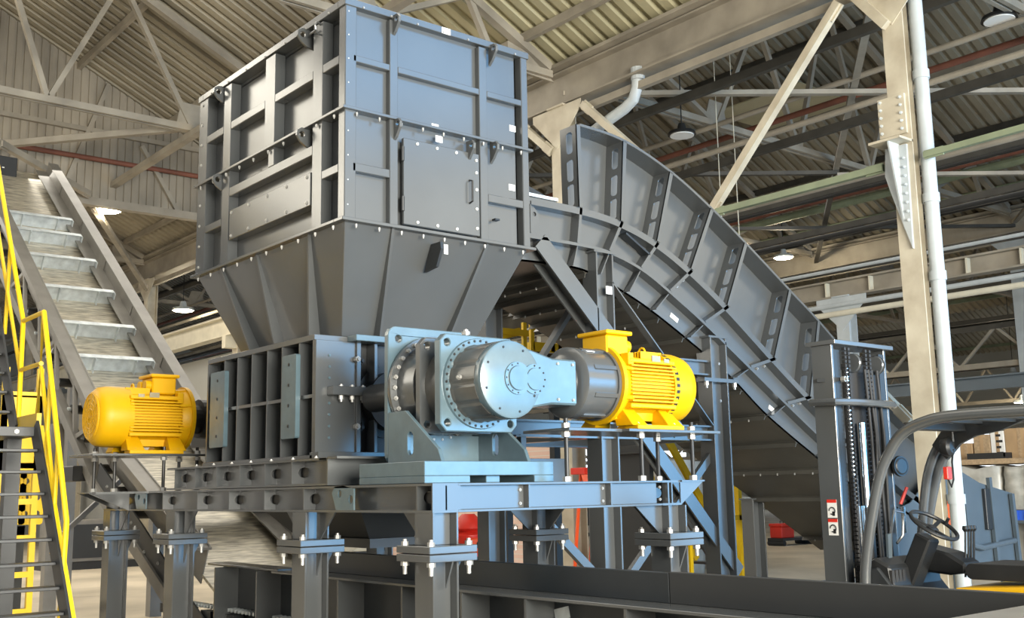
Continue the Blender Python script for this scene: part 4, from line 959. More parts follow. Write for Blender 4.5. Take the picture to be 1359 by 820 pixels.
# lattice truss below the near rail
lo = -.62
for x in (XA-.12, XB+.05):
    b = MB(); b.bar(Vector((x, 9.96, .10)), P3(x, YK, lo), .10, .14, dn); b.bar(P3(x, YK, lo), P3(x, yB+.2, lo), .10, .14, dn); b.build('lower_chord', RAILG, ic)
    if x < 5: MB().plate([(13.2, 1.75), (13.1, 2.0), (11.7, 1.30), (10.6, .72), (10.0, .42), (10.0, .12), (11.0, .55)], 'X', x-.02, x+.0).build('tail_side_plate', STEELD, ic)
    y = 12.9; k = 0
    while y < yB-.5:
        MB().bar(P3(x, y, lo), P3(x, y+.42, -.08), .05, .06, dn).build('lattice_bar', RAILG, ic)
        MB().bar(P3(x, y+.84, lo), P3(x, y+.42, -.08), .05, .06, dn).build('lattice_bar', RAILG, ic) if k % 2 == 0 else None
        y += .84; k += 1
for i in range(15):
    y = 12.0+i*.55; r = MB().tube(P3(XA-.06, y, -.55), P3(XB, y, -.55), .06, 12).build('return_roller', BLACK, ic)
    MB().tube(P3(XA-.10, y, -.55), P3(XA-.06, y, -.55), .03, 8).build('axle', GALV, r)
for k in range(6): bolt(ic, (XA-.14, 10.8+k*.4, .62+k*.20+(k % 2)*.1), (-1, 0, 0), .02, .02)
# head guard with its black panel, legs
MB().plate([(19.7, zi(19.7)-.5), (20.4, zi(20.4)+.02), (21.0, zi(20.4)-.0), (21.2, zi(20.2)-.4), (20.8, zi(20.2)-.9)], 'X', XB-.0, XB+.03).build('head_guard', RAILG, ic)
MB().plate([(19.7, zi(19.7)-.5), (20.2, zi(20.2)+.05), (20.9, zi(20.2)+.0), (21.2, zi(20.2)-.4), (20.8, zi(20.2)-.9)], 'X', XA-.03, XA+.0).build('head_guard', RAILG, ic)
hb = MB().box(XA-.3, XB-.55, 20.6, 20.7, 7.25, 7.78).build('head_panel', BLACK, ic, .01)
for i in range(5): MB().box(XA+.05+i*.09, XA+.09+i*.09, 20.59, 20.6, 7.55, 7.57).build('indicator', STICK, hb)
for y in (14.8, 18.6):
    for x in (XA-.12, XB+.05): MB().box(x-.08, x+.08, y, y+.16, 0, zi(y)-1.05).build('leg', RAILG, ic)
    MB().bar((XA-.12, y+.08, 1.0), (XB+.05, y+.08, zi(y)-1.3), .06, .06).build('leg_brace', RAILG, ic)

# ------------------------------------------------------------ stair on the near side of the inclined conveyor
st = thing('access_stair', 'steep grey stair with yellow handrails in front of the inclined conveyor', 'stair', (2.3, 9.5, 0))
SX0, SX1 = 1.80, 2.75
K = 1.42
def sy(z): return 8.72+(z-.72)/K
for x in (SX0, SX1):
    MB().bar((x, sy(0), 0), (x, sy(2.2), 2.2), .02, .18, (0, -1, 0)).build('stringer', STEELD, st)
    MB().bar((x, sy(2.2)+.62, 2.2), (x, sy(2.2)+.62+3/K, 5.2), .02, .18, (0, -1, 0)).build('stringer', STEELD, st)
for i in range(11):
    z = .18*(i+1)+.03; y = sy(z); MB().box(SX0+.01, SX1-.01, y-.02, y+.16, z-.025, z).build('tread', STEELD, st, .004)
for i in range(1, 15):
    z = 2.2+.19*i; y = sy(2.2)+.62+(z-2.2)/K; MB().box(SX0+.01, SX1-.01, y-.02, y+.16, z-.025, z).build('tread', STEELD, st, .004)
ld = MB().box(SX0, SX1+.02, sy(2.2)-.02, sy(2.2)+.70, 2.12, 2.2).build('landing', STEELD, st, .004)
for x in (2.2, 2.6): bolt(ld, (x, sy(2.2)-.02, 2.16), (0, -1, 0), .02, .01)
for x in (SX0+.05, SX1-.05): MB().box(x-.06, x+.06, sy(2.2)+.4, sy(2.2)+.52, 0, 2.12).build('post', STEELD, st)
for (x, vis) in ((SX1+.03, 1), (SX0-.03, 0)):
    hr = MB(); 
    a0 = Vector((x, sy(.55), .55)); 
    hr.path([(x, 8.96, .52), (x, 8.9, 1.42), (x, sy(2.2)+.02, 3.20), (x, sy(2.2)+.06, 2.2)], .022, 8)
    hr.path([(x, 8.93, .95), (x, sy(2.2)+.02, 2.72)], .018, 8)
    hr.build('handrail', RAILY, st, smooth=True)
    for f in (.35, .68):
        y = 8.9+(sy(2.2)+.02-8.9)*f; z = 1.42+(3.2-1.42)*f
        MB().tube((x, y+.02, z-.88), (x, y, z), .018, 8).build('baluster', RAILY, st)
    y2 = sy(2.2)+.62
    MB().path([(x, y2, 2.2), (x, y2+.02, 3.2), (x, y2+2.4, 3.2+2.4*K), (x, y2+2.42, 2.3+2.4*K)], .022, 8).build('handrail', RAILY, st, smooth=True)
    MB().path([(x, y2+.02, 2.72), (x, y2+2.4, 2.72+2.4*K)], .018, 8).build('handrail', RAILY, st, smooth=True)
    for f in (.25, .5, .75): MB().tube((x, y2+2.4*f+.02, 2.3+2.4*K*f), (x, y2+2.4*f, 3.2+2.4*K*f), .018, 8).build('baluster', RAILY, st)
    MB().bar((x+.02, sy(0), -.0), (x+.02, sy(2.2), 2.2), .03, .05, (0, -1, 0)).build('stringer_edge', RAILY, st)
x = SX1+.03; MB().box(x-.02, x+.02, sy(2.2), sy(2.2)+.62, 2.2, 2.32).build('toe_board', RAILY, st)
for z in (2.75, 3.2): MB().tube((x, sy(2.2)+.02, z), (x, sy(2.2)+.62, z), .021, 8).build('landing_rail', RAILY, st)
# things glimpsed below and behind the stair
yb = thing('yellow_guard', 'yellow ladder shaped guard frame standing behind the stair', 'guard', (3.4, 12.4, 0))
for x in (3.15, 3.5): MB().box(x, x+.06, 12.4, 12.46, 0, 3.0).build('upright', RAILY, yb)
for i in range(7): MB().box(3.21, 3.5, 12.4, 12.44, .4+i*.38, .46+i*.38).build('rung', RAILY, yb)
MB().box(3.15, 3.56, 12.4, 12.42, 1.9, 2.7).build('mesh_panel', RAILY, yb)
for (px, py, lab) in ((42, 660, 'yellow perforated bracket under the stair treads'), (18, 660, 'second yellow perforated bracket, by the stair edge')):
    p = at(px, py, 'Y', 13.0); w_ = .13 if px < 80 else .06
    o = MB().plate(rrect(p.x-w_, p.x+w_, p.z-.30, p.z+.30, .03), 'Y', 13, 13.03, [circ(p.x+(sx-.5)*w_, p.z+zz, .035) for sx in (0, 1) for zz in (-.18, 0, .18)] if w_ > .1 else [circ(p.x, p.z+zz, .025) for zz in (-.18, 0, .18)]).build('perforated_bracket', RAILY)
    tag(o, lab, 'bracket')
bs = thing('bracket_stand', 'grey post frame behind the stair holding yellow brackets', 'frame', (3.0, 13.1, 0))
for x in (2.4, 2.9, 3.5): MB().box(x, x+.12, 13.03, 13.15, 0, 2.6).build('upright', STEELD, bs)
MB().box(2.3, 3.7, 13.03, 13.14, 2.5, 2.6).build('crossbar', STEELD, bs); MB().box(2.3, 3.7, 13.03, 13.14, .3, .4).build('crossbar', STEELD, bs); MB().box(2.3, 3.7, 13.03, 13.14, 1.2, 1.3).build('crossbar', STEELD, bs)
p0 = at(102, 756, 'Z', 0)
cb = thing('drive_cabinet', 'grey brown box housing on the floor far behind the handrail foot', 'cabinet', (p0.x, p0.y, 0))
MB().box(p0.x-.62, p0.x+.78, p0.y, p0.y+.8, .16, 1.1).build('housing', RAILG, cb, .02); MB().box(p0.x-.7, p0.x+1.4, p0.y-.05, p0.y+.85, 0, .16).build('skid', BLACK, cb)
MB().box(p0.x-.5, p0.x+.6, p0.y-.02, p0.y, .25, 1.0).build('door', STEELD, cb)
p0 = at(76, 640, 'X', 4.35); p1 = at(103, 618, 'X', 4.35)
MB().box(4.3, 4.46, p1.y, p0.y, p0.z, p1.z).build('junction_box', BLACK, ic, .01)
# ------------------------------------------------------------ forklift (drives along +Y, mast at the far end)
fk = thing('forklift', 'black and grey forklift with tall mast parked behind the trough conveyor', 'forklift', (8.15, 4.2, 0))
MX0, MX1, MYa = 7.70, 8.50, 5.22
def chan(x0, x1, y0, y1, z1, nm, m=STEELD):
    return MB().box(x0, x1, y0, y1, .08, z1).build(nm, m, fk, .004)
chan(MX0, MX0+.03, MYa, MYa+.20, 2.74, 'mast_channel', STEEL); chan(MX1-.03, MX1, MYa, MYa+.20, 2.74, 'mast_channel', STEEL)
for x in (MX0+.03, MX1-.11): MB().box(x, x+.08, MYa, MYa+.02, .08, 2.70).build('mast_flange', STEELD, fk); MB().box(x, x+.08, MYa+.18, MYa+.2, .08, 2.70).build('mast_flange', BLACK, fk)
for x in (MX0+.10, MX1-.16): MB().box(x, x+.06, MYa+.03, MYa+.15, .2, 2.66).build('inner_mast', BLACK, fk, .003)
MB().plate([(MX0-.02, MYa-.05), (MX1+.05, MYa-.05), (MX1-.1, MYa+.24), (MX0-.02, MYa+.24)], 'Z', 2.74, 2.775).build('top_tie', STEEL, fk, .003)
b = MB(); b.path([(MX0-.02, MYa+.22, 2.27), (MX0-.04, MYa-.04, 2.26), (MX0+.10, MYa-.10, 2.26), (MX1-.1, MYa-.10, 2.26), (MX1+.04, MYa-.02, 2.26)], .03, 8); b.build('cross_tie', STEEL, fk, smooth=True)
MB().box(MX0, MX1, MYa+.02, MYa+.10, .5, .68).build('lower_tie', STEELD, fk, .004)
MB().bar((MX0-.02, MYa+.14, 2.45), (MX0+.09, MYa-.05, 2.45), .03, .03).build('hose_clip', STEELD, fk); bolt(fk, (MX0+.07, MYa-.04, 2.45), (0, -1, 0), .025, .05)
for x in (MX0+.20, MX1-.24):
    c = MB().tube((x, MYa+.0, .3), (x, MYa+.0, 1.65), .032, 14).build('lift_cylinder', BLACK, fk, smooth=True)
    MB().tube((x, MYa+.0, 1.65), (x, MYa+.0, 2.55), .014, 12).build('piston_rod', CHROME, c, smooth=True)
cy = MB().tube((MX0+.34, MYa-.01, .35), (MX0+.34, MYa-.01, 1.40), .055, 16).build('free_lift_cylinder', BLACK, fk, smooth=True)
MB().tube((MX0+.34, MYa-.01, 1.40), (MX0+.34, MYa-.01, 2.1), .035, 14).build('piston_rod', CHROME, cy, smooth=True)
for (x, z0, z1) in ((MX0+.16, .55, 1.42), (MX0+.22, .55, 1.42)): MB().tube((x, MYa-.05, z0), (x, MYa-.05, z1), .016, 8).build('steel_pipe', CHROME, fk, smooth=True)
for x in (MX0+.14, MX0+.19, MX1-.36, MX1-.30):
    g = MB(); 
    for i in range(58): g.box(x-.013, x+.013, MYa-.04, MYa-.01, .7+i*.035, .7+i*.035+.024)
    g.build('lift_chain', RUBBER, fk)
for x in (MX0+.30, MX1-.16):
    s = MB().lathe([(0, .075), (.012, .082), (.014, .062), (.03, .062), (.032, .082), (.044, .075)], (x-.022, MYa+.0, 2.60), (1, 0, 0), 24).build('chain_sheave', STEEL, fk, smooth=True); bolt(s, (x+.02, MYa, 2.60), (1, 0, 0), .02, .02)
for (dx, k) in ((.42, 0), (.47, .02), (.52, -.01), (.60, .01)):
    MB().path([(MX0+dx, MYa-.03, 2.55), (MX0+dx+k, MYa-.05, 2.0), (MX0+dx-k, MYa-.05, 1.3), (MX0+dx, MYa-.06, .7)], .013, 7).build('hydraulic_hose', RUBBER, fk, smooth=True)
MB().box(MX0+.26, MX1-.22, MYa+.05, MYa+.09, .3, 2.6).build('mast_guard', RUBBER, fk)
# warning label on the mast: red headed pictograms
for (z0, z1) in ((1.33, 1.475), (1.19, 1.32)):
    s = MB().box(MX0-.002, MX0, MYa+.045, MYa+.135, z0, z1).build('warning_label', STICK, fk)
    MB().box(MX0-.003, MX0-.002, MYa+.045, MYa+.135, z1-.025, z1).build('label_band', RED, s)
    g = MB(); g.path([(MX0-.003, MYa+.09+.028*math.cos(a), z0+.055+.028*math.sin(a)) for a in [i*PI/6 for i in range(11)]], .005, 5); g.box(MX0-.003, MX0-.002, MYa+.065, MYa+.09, z0+.015, z0+.05); g.build('pictogram', BLACK, s)
# carriage and forks ahead of the mast
MB().box(MX0-.05, MX1+.05, MYa+.22, MYa+.27, .35, .45).build('fork_carriage', STEELD, fk); MB().box(MX0-.05, MX1+.05, MYa+.22, MYa+.27, .05, .13).build('fork_carriage', STEELD, fk)
for x in (MX0+.08, MX1-.2):
    MB().plate([(MYa+.27, .5), (MYa+.31, .5), (MYa+.31, .09), (MYa+1.4, .05), (MYa+1.4, .04), (MYa+.27, .03)], 'X', x, x+.12).build('fork', STEELD, fk)
# overhead guard
def leg_pts(x, lean):
    return [(x, 5.04-lean, .62), (x, 5.03-lean, .92), (x, 4.95-lean, 1.30), (x, 4.84-lean, 1.66), (x, 4.74-lean, 1.84), (x, 4.62-lean, 1.975), (x, 4.44-lean, 2.05), (x, 4.2-lean, 2.085), (x, 3.67-lean, 2.085), (x, 2.9-lean, 2.07)]
for (x, ln) in ((MX0-.02, 0), (MX1+.02, .0)):
    P = spline([(p[1], p[2]) for p in leg_pts(x, ln)], 4)
    MB().path([(x, q[0], q[1]) for q in P], .043, 14).build('guard_leg', STEEL, fk, smooth=True)
    MB().tube((x, 2.9, 2.06), (x, 2.75, .9), .035, 8).build('rear_pillar', STEELD, fk, smooth=True)
# inner far pillar with its broad head plate
b = MB(); Q = spline([(4.98, 1.15), (4.93, 1.45), (4.86, 1.72), (4.74, 1.92), (4.58, 2.0), (4.35, 2.04)], 4)
b.path([(MX1-.05, q[0], q[1]) for q in Q], .038, 12)
b.build('front_pillar', STEEL, fk, smooth=True)
MB().plate([(4.80, 1.90), (4.66, 2.07), (4.0, 2.07), (4.22, 1.99), (4.42, 1.96), (4.56, 1.90), (4.68, 1.78)], 'X', MX1-.09, MX1-.05).build('pillar_gusset', STEELD, fk)
for i in range(6): MB().box(MX0, MX1, 4.35-i*.27, 4.41-i*.27, 2.05, 2.09).build('roof_bar', STEELD, fk, .004)
MB().box(MX0, MX1, 4.50, 4.62, 2.0, 2.06).build('front_roof_beam', STEELD, fk, .006)
wl = MB().lathe([(0, .05), (.02, .075), (.05, .08), (.09, .065), (.10, .02)], (MX1-.12, 4.60, 1.88), (0, .4, 0), 20).build('work_lamp', BLACK, fk, smooth=True)
MB().tube((MX1-.12, 4.60, 1.92), (MX1-.12, 4.60, 2.02), .015, 6).build('lamp_bracket', BLACK, wl)
MB().box(MX1-.20, MX1-.13, 4.62, 4.66, 1.62, 1.72).build('tail_lamp', RED, fk, .005)
MB().path([(MX1-.16, 4.64, 1.62), (MX1-.12, 4.64, 1.56), (MX1-.08, 4.64, 1.62), (MX1-.1, 4.63, 1.76), (MX1-.12, 4.6, 1.86)], .008, 6).build('lamp_cable', BLACK, fk)
# mirror and hoses behind the mast
mr = MB().lathe([(0, .07), (.03, .09), (.05, .085)], (MX1+.02, MYa-.02, 1.74), (-.2, -1, 0), 22).build('headlamp', BLACK, fk, smooth=True)
MB().lathe([(0, .072), (.006, .06)], (MX1+.01, MYa-.072, 1.74), (-.2, -1, 0), 22).build('lens', STEELD, mr)
MB().tube((MX1-.02, MYa-.05, 1.42), (MX1+.05, MYa-.08, 1.56), .014, 7).build('red_hose', RED, fk); MB().tube((MX1+.0, MYa-.06, 1.18), (MX1+.0, MYa-.06, 1.40), .02, 8).build('steel_pipe', CHROME, fk)
# body, dashboard, seat
b = MB(); b.plate([(2.3, .35), (5.0, .35), (5.12, .62), (5.12, .92), (4.95, .95), (4.62, .55), (4.35, .55), (4.35, .80), (3.3, .84), (2.5, .90), (2.25, .8)], 'X', MX0+.02, MX1-.02); b.build('chassis', STEELD, fk, .01)
MB().plate([(3.2, .80), (4.32, .78), (4.32, .83), (3.6, .875), (2.6, .96), (2.25, .9), (2.25, .8)], 'X', MX0+.0, MX1-.0).build('battery_hood', YELLOW, fk, .02)
b = MB(); b.plate([(5.08, .6), (5.08, .98), (4.98, 1.02), (4.86, .96), (4.80, .6)], 'X', MX0+.05, MX1-.03); db = b.build('dashboard', BLACK, fk, .02)
for i in range(4): MB().box(MX0+.05+i*.05, MX0+.085+i*.05, 4.84, 4.86, .66, .93).build('vent_rib', RUBBER, db)
cw = Vector((8.10, 4.66, 1.265))
sc2 = MB(); sc2.bar((8.08, 4.95, .70), (8.10, 4.72, 1.18), .16, .14, (0, 1, 0)); sc_o = sc2.build('steering_column', BLACK, fk, .015)
b = MB(); b.plate([(4.86, .98), (4.82, 1.10), (4.60, 1.05), (4.46, .97), (4.46, .90), (4.6, .88), (4.84, .9)], 'X', 8.16, 8.42); b.build('console', BLACK, fk, .02)
ax = Vector((0, -.55, .83)).normalized(); u = Vector((1, 0, 0)); v = ax.cross(u)
wh = MB(); wh.path([cw+u*.19*math.cos(a)+v*.19*math.sin(a) for a in [2*PI*i/28 for i in range(29)]], .016, 8); w_o = wh.build('steering_wheel', BLACK, fk, smooth=True)
for a in (.3, 2.4, 4.5): MB().bar(cw-ax*.03, cw+u*.185*math.cos(a)+v*.185*math.sin(a), .03, .012, ax).build('wheel_spoke', BLACK, w_o)
MB().lathe([(0, .05), (.03, .05), (.04, .03)], cw-ax*.05, ax, 16).build('wheel_hub', BLACK, w_o)
MB().tube(cw+u*.17, cw+u*.17+ax*.06, .014, 8).build('spinner_knob', BLACK, w_o)
p = at(1285, 700, 'X', 8.35)
for i in range(4):
    q = Vector((8.30+i*.045, p.y+.03, .86)); l_ = MB().tube(q, q+Vector((0, -.03, .36)), .009, 7).build('lever', BLACK, fk)
    MB().lathe([(0, .012), (.02, .024), (.045, .018)], q+Vector((0, -.03, .35)), (0, 0, 1), 12).build('lever_knob', BLACK, l_, smooth=True)
b = MB(); b.plate(rrect(3.55, 4.30, .885, 1.0, .05), 'X', 7.86, 8.38); b.build('seat', BLACK, fk, .03)
b = MB(); b.plate([(3.62, .95), (3.42, 1.55), (3.34, 1.55), (3.48, .93)], 'X', 7.88, 8.36); b.build('seat_back', BLACK, fk, .03)
MB().path([(8.0, 5.0, .96), (7.98, 4.97, 1.20), (8.02, 4.95, 1.38), (8.12, 4.93, 1.36), (8.12, 4.95, 1.18), (8.06, 4.97, 1.12)], .012, 7).build('grab_rail', STEEL, fk, smooth=True)
MB().bar((7.95, 4.98, .9), (7.93, 4.96, 1.2), .05, .02).build('bracket', MACH, fk)
for (y, x, rr_) in ((4.95, MX0-.06, .30), (2.75, MX0-.02, .26), (4.95, MX1-.14, .30), (2.75, MX1-.16, .26)):
    wv = MB().lathe([(0, rr_*.92), (.03, rr_), (.17, rr_), (.2, rr_*.92)], (x, y, rr_), (1, 0, 0), 28).build('wheel', RUBBER, fk, smooth=True)
    MB().lathe([(0, rr_*.55), (.01, rr_*.55)], (x-.005, y, rr_), (1, 0, 0), 20).build('wheel_rim', YELLOW, wv)

# ------------------------------------------------------------ goods beyond the column
RX = 18.0
def rect_at(x0, y0, x1, y1, X): 
    a = at(x0, y1, 'X', X); c = at(x1, y0, 'X', X); return min(a.y, c.y), max(a.y, c.y), min(a.z, c.z), max(a.z, c.z)
zsh = at(1310, 609, 'X', RX).z
rk = thing('pallet_rack', 'wooden storage shelf carrying cartons above wrapped bales behind the forklift', 'rack', (RX+.5, 9, 0))
MB().box(RX-.05, RX+1.2, 5.5, 10.6, zsh-.09, zsh).build('shelf', WOOD, rk, .01)
for y in (5.5, 8.0, 10.5):
    for x in (RX, RX+1.1): MB().box(x, x+.09, y, y+.09, 0, 3.1 if y > 6 else 3.0).build('upright', MACH, rk)
for (px0, px1, py0, lab, m) in ((1273, 1291, 585, 'small tan carton at the end of the shelf', CARD), (1292, 1314, 574, 'pale tan carton between the small carton and printed carton', WOOD), (1315, 1333, 570, 'white carton with dark print on the shelf', STICK), (1334, 1372, 566, 'big brown carton on the shelf under forklift roof', CARD)):
    a, c, z0, z1 = rect_at(px0, py0, px1, 608, RX+.35)
    t = thing('carton', lab, 'box', ((RX+.6), (a+c)/2, zsh))
    MB().box(RX+.35, RX+.95, a+.02, c-.02, zsh, zsh+(z1-z0)).build('box', m, t, .01)
    MB().box(RX+.345, RX+.955, (a+c)/2-.03, (a+c)/2+.03, zsh+.01, zsh+(z1-z0)+.003).build('tape', WOOD if m is CARD else CARD, t)
    if m is STICK:
        g = MB()
        for i in range(4): g.box(RX+.34, RX+.346, a+.05+.03*(i % 2), a+.16, zsh+.08+i*.1, zsh+.12+i*.1)
        g.build('print', BLACK, t)
a, c, z0, z1 = rect_at(1285, 596, 1334, 606, RX+.1)
t = thing('black_tray', 'flat black plastic tray in front of the cartons on shelf', 'tray', (RX+.2, (a+c)/2, zsh)); b = MB(); b.box(RX+.06, RX+.32, a, c, zsh, zsh+.03); b.box(RX+.06, RX+.08, a, c, zsh+.03, zsh+z1-z0); b.box(RX+.30, RX+.32, a, c, zsh+.03, zsh+z1-z0); b.build('tray', BLACK, t); MB().box(RX+.06, RX+.32, a, a+.02, zsh+.03, zsh+(z1-z0)).build('end_wall', BLACK, t)
def bale(x, y0, y1, z0, z1, label):
    import bmesh
    bm = bmesh.new(); bmesh.ops.create_cube(bm, size=1); bmesh.ops.subdivide_edges(bm, edges=bm.edges, cuts=9, use_grid_fill=True)
    rnd = random.Random(int(y0*1000)+int(z0*100))
    f = [rnd.uniform(0, 6) for _ in range(9)]
    for v_ in bm.verts:
        p = v_.co.copy(); r = max(abs(p.x), abs(p.y), abs(p.z)); e = p.length
        p *= (1-.10*(e-.5))
        k = .02*math.sin(p.y*17+f[0])+.02*math.sin(p.z*21+f[1]+p.y*5)+.015*math.sin(p.x*19+f[2])
        p.x += k; p.z += .02*math.sin(p.y*13+f[3])*(1 if p.z > .2 else 0); v_.co = p
    me = bpy.data.meshes.new('wrapped_bale'); bm.to_mesh(me); bm.free(); me.materials.append(WRAP)
    for q in me.polygons: q.use_smooth = True
    o = bpy.data.objects.new('wrapped_bale', me); col.objects.link(o); o.location = (x, (y0+y1)/2, (z0+z1)/2); o.scale = (1.0, y1-y0, z1-z0)
    return tag(o, label, 'bale')
pz = .14
bale(RX+.4, 9.05, 10.35, pz, zsh-.12, 'film wrapped bale under the shelf beside the column'); bale(RX+.4, 8.15, 9.0, 1.12, zsh-.12, 'film wrapped bale under big carton, above blue crate'); bale(RX+.4, 6.7, 8.0, pz, zsh-.12, 'film wrapped bale at the shelf end past the forklift roof')
for (y0, y1, lab) in ((9.05, 10.35, 'wooden pallet under the film wrapped bale by the column'), (6.7, 8.0, 'wooden pallet under the end bale')):
    t = thing('pallet', lab, 'pallet', (RX+.4, (y0+y1)/2, 0))
    for i in range(5): MB().box(RX-.1, RX+.9, y0+i*(y1-y0-.12)/4, y0+i*(y1-y0-.12)/4+.12, .115, .138).build('deck_board', WOOD, t)
    for x in (RX-.1, RX+.35, RX+.8): MB().box(x, x+.1, y0, y1, 0, .115).build('bearer', WOOD, t)
t = thing('blue_crate', 'bright blue plastic crate under the wrapped bale', 'crate', (RX+.3, 8.5, .95))
b = MB(); b.box(RX-.1, RX+.8, 8.1, 8.98, .96, 1.0); b.box(RX-.1, RX-.06, 8.1, 8.98, 1.0, 1.12); b.box(RX+.76, RX+.8, 8.1, 8.98, 1.0, 1.12); b.box(RX-.06, RX+.76, 8.1, 8.14, 1.0, 1.12); b.box(RX-.06, RX+.76, 8.94, 8.98, 1.0, 1.12); b.build('shell', BLUEP, t)
for i in range(7): MB().box(RX-.12, RX-.1, 8.14+i*.13, 8.17+i*.13, .97, 1.11).build('rib', BLUEP, t)
t = thing('crate_stand', 'grey steel stand under the blue crate', 'stand', (RX+.3, 8.5, 0))
MB().box(RX-.1, RX+.8, 8.08, 9.0, .91, .96).build('top', MACH, t)
for x in (RX-.1, RX+.72):
    for y in (8.08, 8.92): MB().box(x, x+.08, y, y+.08, 0, .91).build('leg', MACH, t)

# ------------------------------------------------------------ things seen under the machine
t = thing('walkway_guard', 'yellow walkway guard rail seen under the curved conveyor behind the gearbox', 'railing', (9.4, 10.6, 0))
def YP(px, py, Y=10.6): return at(px, py, 'Y', Y)
p0, p1 = YP(662, 437), YP(747, 464)
MB().bar(YP(655, 447), YP(690, 440), .03, .10).build('rail', RAILY, t)
tb = MB(); a = YP(707, 460); c = YP(747, 463); zc = (a.z+c.z)/2
tb.box(a.x, c.x, 10.58, 10.62, zc-.06, zc+.06); tb.box(a.x-.02, a.x+.0, 10.6, 12.2, zc-.06, zc+.06); tb.build('toe_board', RAILY, t)
for px in (696, 706, 733, 742): q = YP(px, 462); MB().box(q.x-.03, q.x+.03, 10.58, 10.62, zc-.05, zc+.30).build('post', RAILY, t)
MB().box(YP(706, 440).x, YP(735, 440).x, 10.58, 10.62, zc+.22, zc+.28).build('rail', RAILY, t)
MB().box(YP(655, 440).x, YP(700, 440).x, 10.57, 10.61, zc+.12, zc+.20).build('rail', RAILY, t)
MB().box(a.x-1.2, c.x, 10.65, 11.8, zc-.12, zc-.06).build('deck', STEELD, t)
for x in (a.x-.58, c.x-.1): 
    for y in (10.7, 11.7): MB().box(x, x+.1, y, y+.1, 0, zc-.12).build('leg', STEELD, t)
s2 = thing('yellow_stair', 'yellow railed stair descending behind the conveyor trestle', 'stair', (12, 10.9, 0))
def S(px, py): return at(px, py, 'Y', 10.8)
for (A, B_, r_, dy) in (((886, 583), (970, 735), .05, 0), ((930, 615), (966, 690), .035, 0), ((905, 600), (985, 745), .05, .9), ((848, 585), (880, 640), .04, .9)):
    p, q = S(*A), S(*B_); MB().bar((p.x, 10.8+dy, p.z), (q.x, 10.8+dy, q.z), r_, r_*2.2).build('rail', RAILY, s2)
p, q = S(862, 590), S(965, 758)
for dy in (0, .9): MB().bar((p.x, 10.8+dy, p.z-.1), (q.x+.0, 10.8+dy, q.z-.1), .04, .22).build('stringer', STEEL, s2)
for i in range(9):
    f = i/8; x = p.x+(q.x-p.x)*f; z = p.z+(q.z-p.z)*f; MB().box(x-.11, x+.11, 10.82, 11.68, z-.12, z-.09).build('tread', STEELD, s2)
for px in (983,): q = S(px, 700); MB().box(q.x-.04, q.x+.04, 10.78, 10.86, 0, 1.95).build('post', RAILY, s2)
q = S(917, 740); MB().box(q.x-.03, q.x+.03, 10.78, 10.84, 0, .95).build('post', RAILY, s2)
q = S(950, 690); MB().tube((q.x, 10.72, q.z), (q.x, 10.80, q.z), .12, 18).build('round_bracket', RAILY, s2); MB().box(q.x+.3, q.x+.75, 10.78, 10.84, q.z-.02, q.z+.06).build('arm', RAILY, s2)
MB().box(p.x-.02, p.x+.06, 10.8, 11.7, 0, p.z).build('post', STEELD, s2)
# pile of white film behind the stair
for (x, y, w_, h_, lab) in ((15.2, 13.6, 1.5, 2.1, 'big bundle wrapped in white film behind yellow stair'), (17.3, 13.9, 1.5, 1.4, 'lower white wrapped bundle beyond the yellow stair')):
    bale(x, y, y+w_, -.01, h_, lab)
# red pump and ladder
t = thing('red_machine', 'glossy red pump unit standing behind the shredder legs', 'machine', (8.4, 11, 0))
p = at(628, 700, 'Y', 11.0); z0 = at(628, 738, 'Y', 11).z; z1 = at(628, 682, 'Y', 11).z
MB().box(p.x-.20, p.x+.20, 10.9, 11.3, 0, z0).build('base', STEELD, t); MB().lathe([(0, .20), (.10, .21), (.16, .17), (.22, .20), (.26, .2), (.30, .12), (.34, .19), (.42, .17), (z1-z0, .08)], (p.x, 11.1, z0), (0, 0, 1), 28).build('body', RED, t, smooth=True)
MB().box(p.x-.16, p.x+.16, 10.86, 10.92, z0+.05, z0+.22).build('front_plate', ORANGE, t, .01); MB().plate(circ(p.x, z0+.14, .06), 'Y', 10.85, 10.86).build('port', BLACK, t)
MB().box(p.x+.22, p.x+.27, 11, 11.06, 0, z1+.1).build('side_post', RAILY, t)
t = thing('red_drum', 'small red tub on the frame seen past the shredder leg', 'tub', (7.0, 10.5, 0)); p = at(547, 722, 'Y', 10.5)
MB().lathe([(0, .11), (.18, .14), (.19, .15), (.20, .15)], (p.x, 10.5, p.z-.12), (0, 0, 1), 20).build('tub', RED, t, smooth=True); MB().box(p.x-.14, p.x+.14, 10.36, 10.64, 0, p.z-.12).build('stand', STEELD, t)
t = thing('step_ladder', 'orange red step ladder leaning behind the trestle post', 'ladder', (10.6, 12, 0))
def L(px, py): return at(px, py, 'Y', 12.0)
a, c = L(779, 676), L(795, 752); dx = c.x-a.x
tp = L(774, 625)
for o_ in (0, .34): MB().bar((tp.x+o_*.8, 12.0, tp.z), (c.x+.1+o_, 11.7, 0), .06, .09).build('stile', ORANGE, t); MB().bar((tp.x+o_*.8, 12.05, tp.z), (c.x+.1+o_, 12.7, 0), .04, .06).build('rear_leg', ORANGE, t)
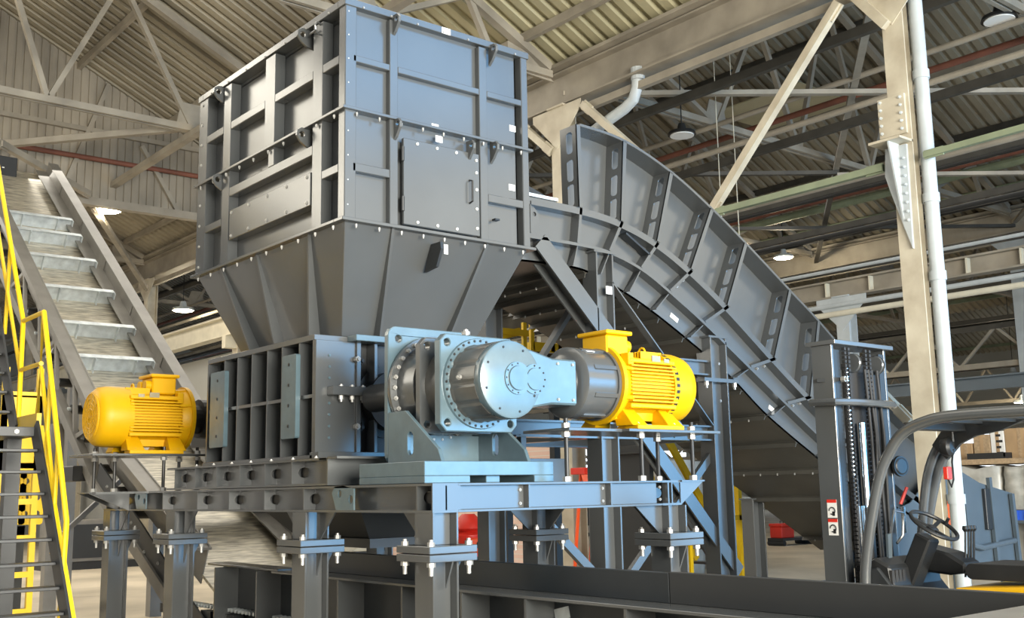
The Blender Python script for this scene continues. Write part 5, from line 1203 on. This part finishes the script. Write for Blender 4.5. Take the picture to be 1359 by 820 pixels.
for i in range(7):
    f = .1+i*.13; x = tp.x+(c.x+.1-tp.x)*f; z = tp.z*(1-f); MB().box(x, x+.34, 11.95-.25*f, 12.05-.25*f, z-.02, z+.01).build('step', ORANGE, t)
MB().box(tp.x-.08, tp.x+.36, 11.9, 12.2, tp.z-.05, tp.z+.05).build('top_cap', RED, t, .01)
p = at(1040, 716, 'Z', .15); 
t = thing('red_toolbox', 'red toolbox on low dark trolley beyond the trestle', 'toolbox', (p.x, p.y, 0))
MB().box(p.x-.32, p.x+.22, p.y-.2, p.y+.2, .20, .50).build('body', RED, t, .02); MB().box(p.x-.34, p.x+.24, p.y-.22, p.y+.22, .50, .58).build('lid', RED, t, .02); MB().box(p.x-.36, p.x+1.8, p.y-.25, p.y+.25, .13, .20).build('trolley', STEELD, t); 
MB().path([(p.x-.12, p.y, .58), (p.x-.12, p.y, .64), (p.x+.02, p.y, .64), (p.x+.02, p.y, .58)], .012, 6).build('handle', BLACK, t)
for x in (p.x-.3, p.x+.9, p.x+1.7): MB().tube((x, p.y-.26, .07), (x, p.y+.26, .07), .07, 14).build('wheel', RUBBER, t)
# dark screen wall and posts behind
t = thing('site_screen', 'dark grey sheet screen standing on the floor beyond the trestle', 'screen', (16, 15.5, 0))
MB().box(13.9, 17.4, 15.5, 15.55, .9, 1.55).build('panel', STEELD, t)
for x in (13.9, 15.0, 16.1, 17.3): MB().box(x, x+.08, 15.46, 15.6, 0, 1.55).build('post', STEELD, t)
MB().box(13.9, 17.4, 15.47, 15.58, .70, .76).build('rail', STEELD, t)
t = thing('cream_box', 'cream painted control box lying behind the trough conveyor', 'box', (6.5, 10.9, .0)); p = at(475, 732, 'Y', 10.9); q = at(498, 716, 'Y', 10.9)
MB().plate([(p.x-.1, p.z), (q.x-.08, q.z), (q.x+.05, q.z), (q.x+.22, p.z)], 'Y', 10.9, 11.3).build('housing', OFFW, t, .01); MB().box(p.x+.02, p.x+.16, 10.89, 10.9, p.z+.05, p.z+.09).build('slot_plate', BLACK, t); MB().box(p.x, p.x+.3, 10.95, 11.25, 0, p.z).build('pedestal', STEELD, t)
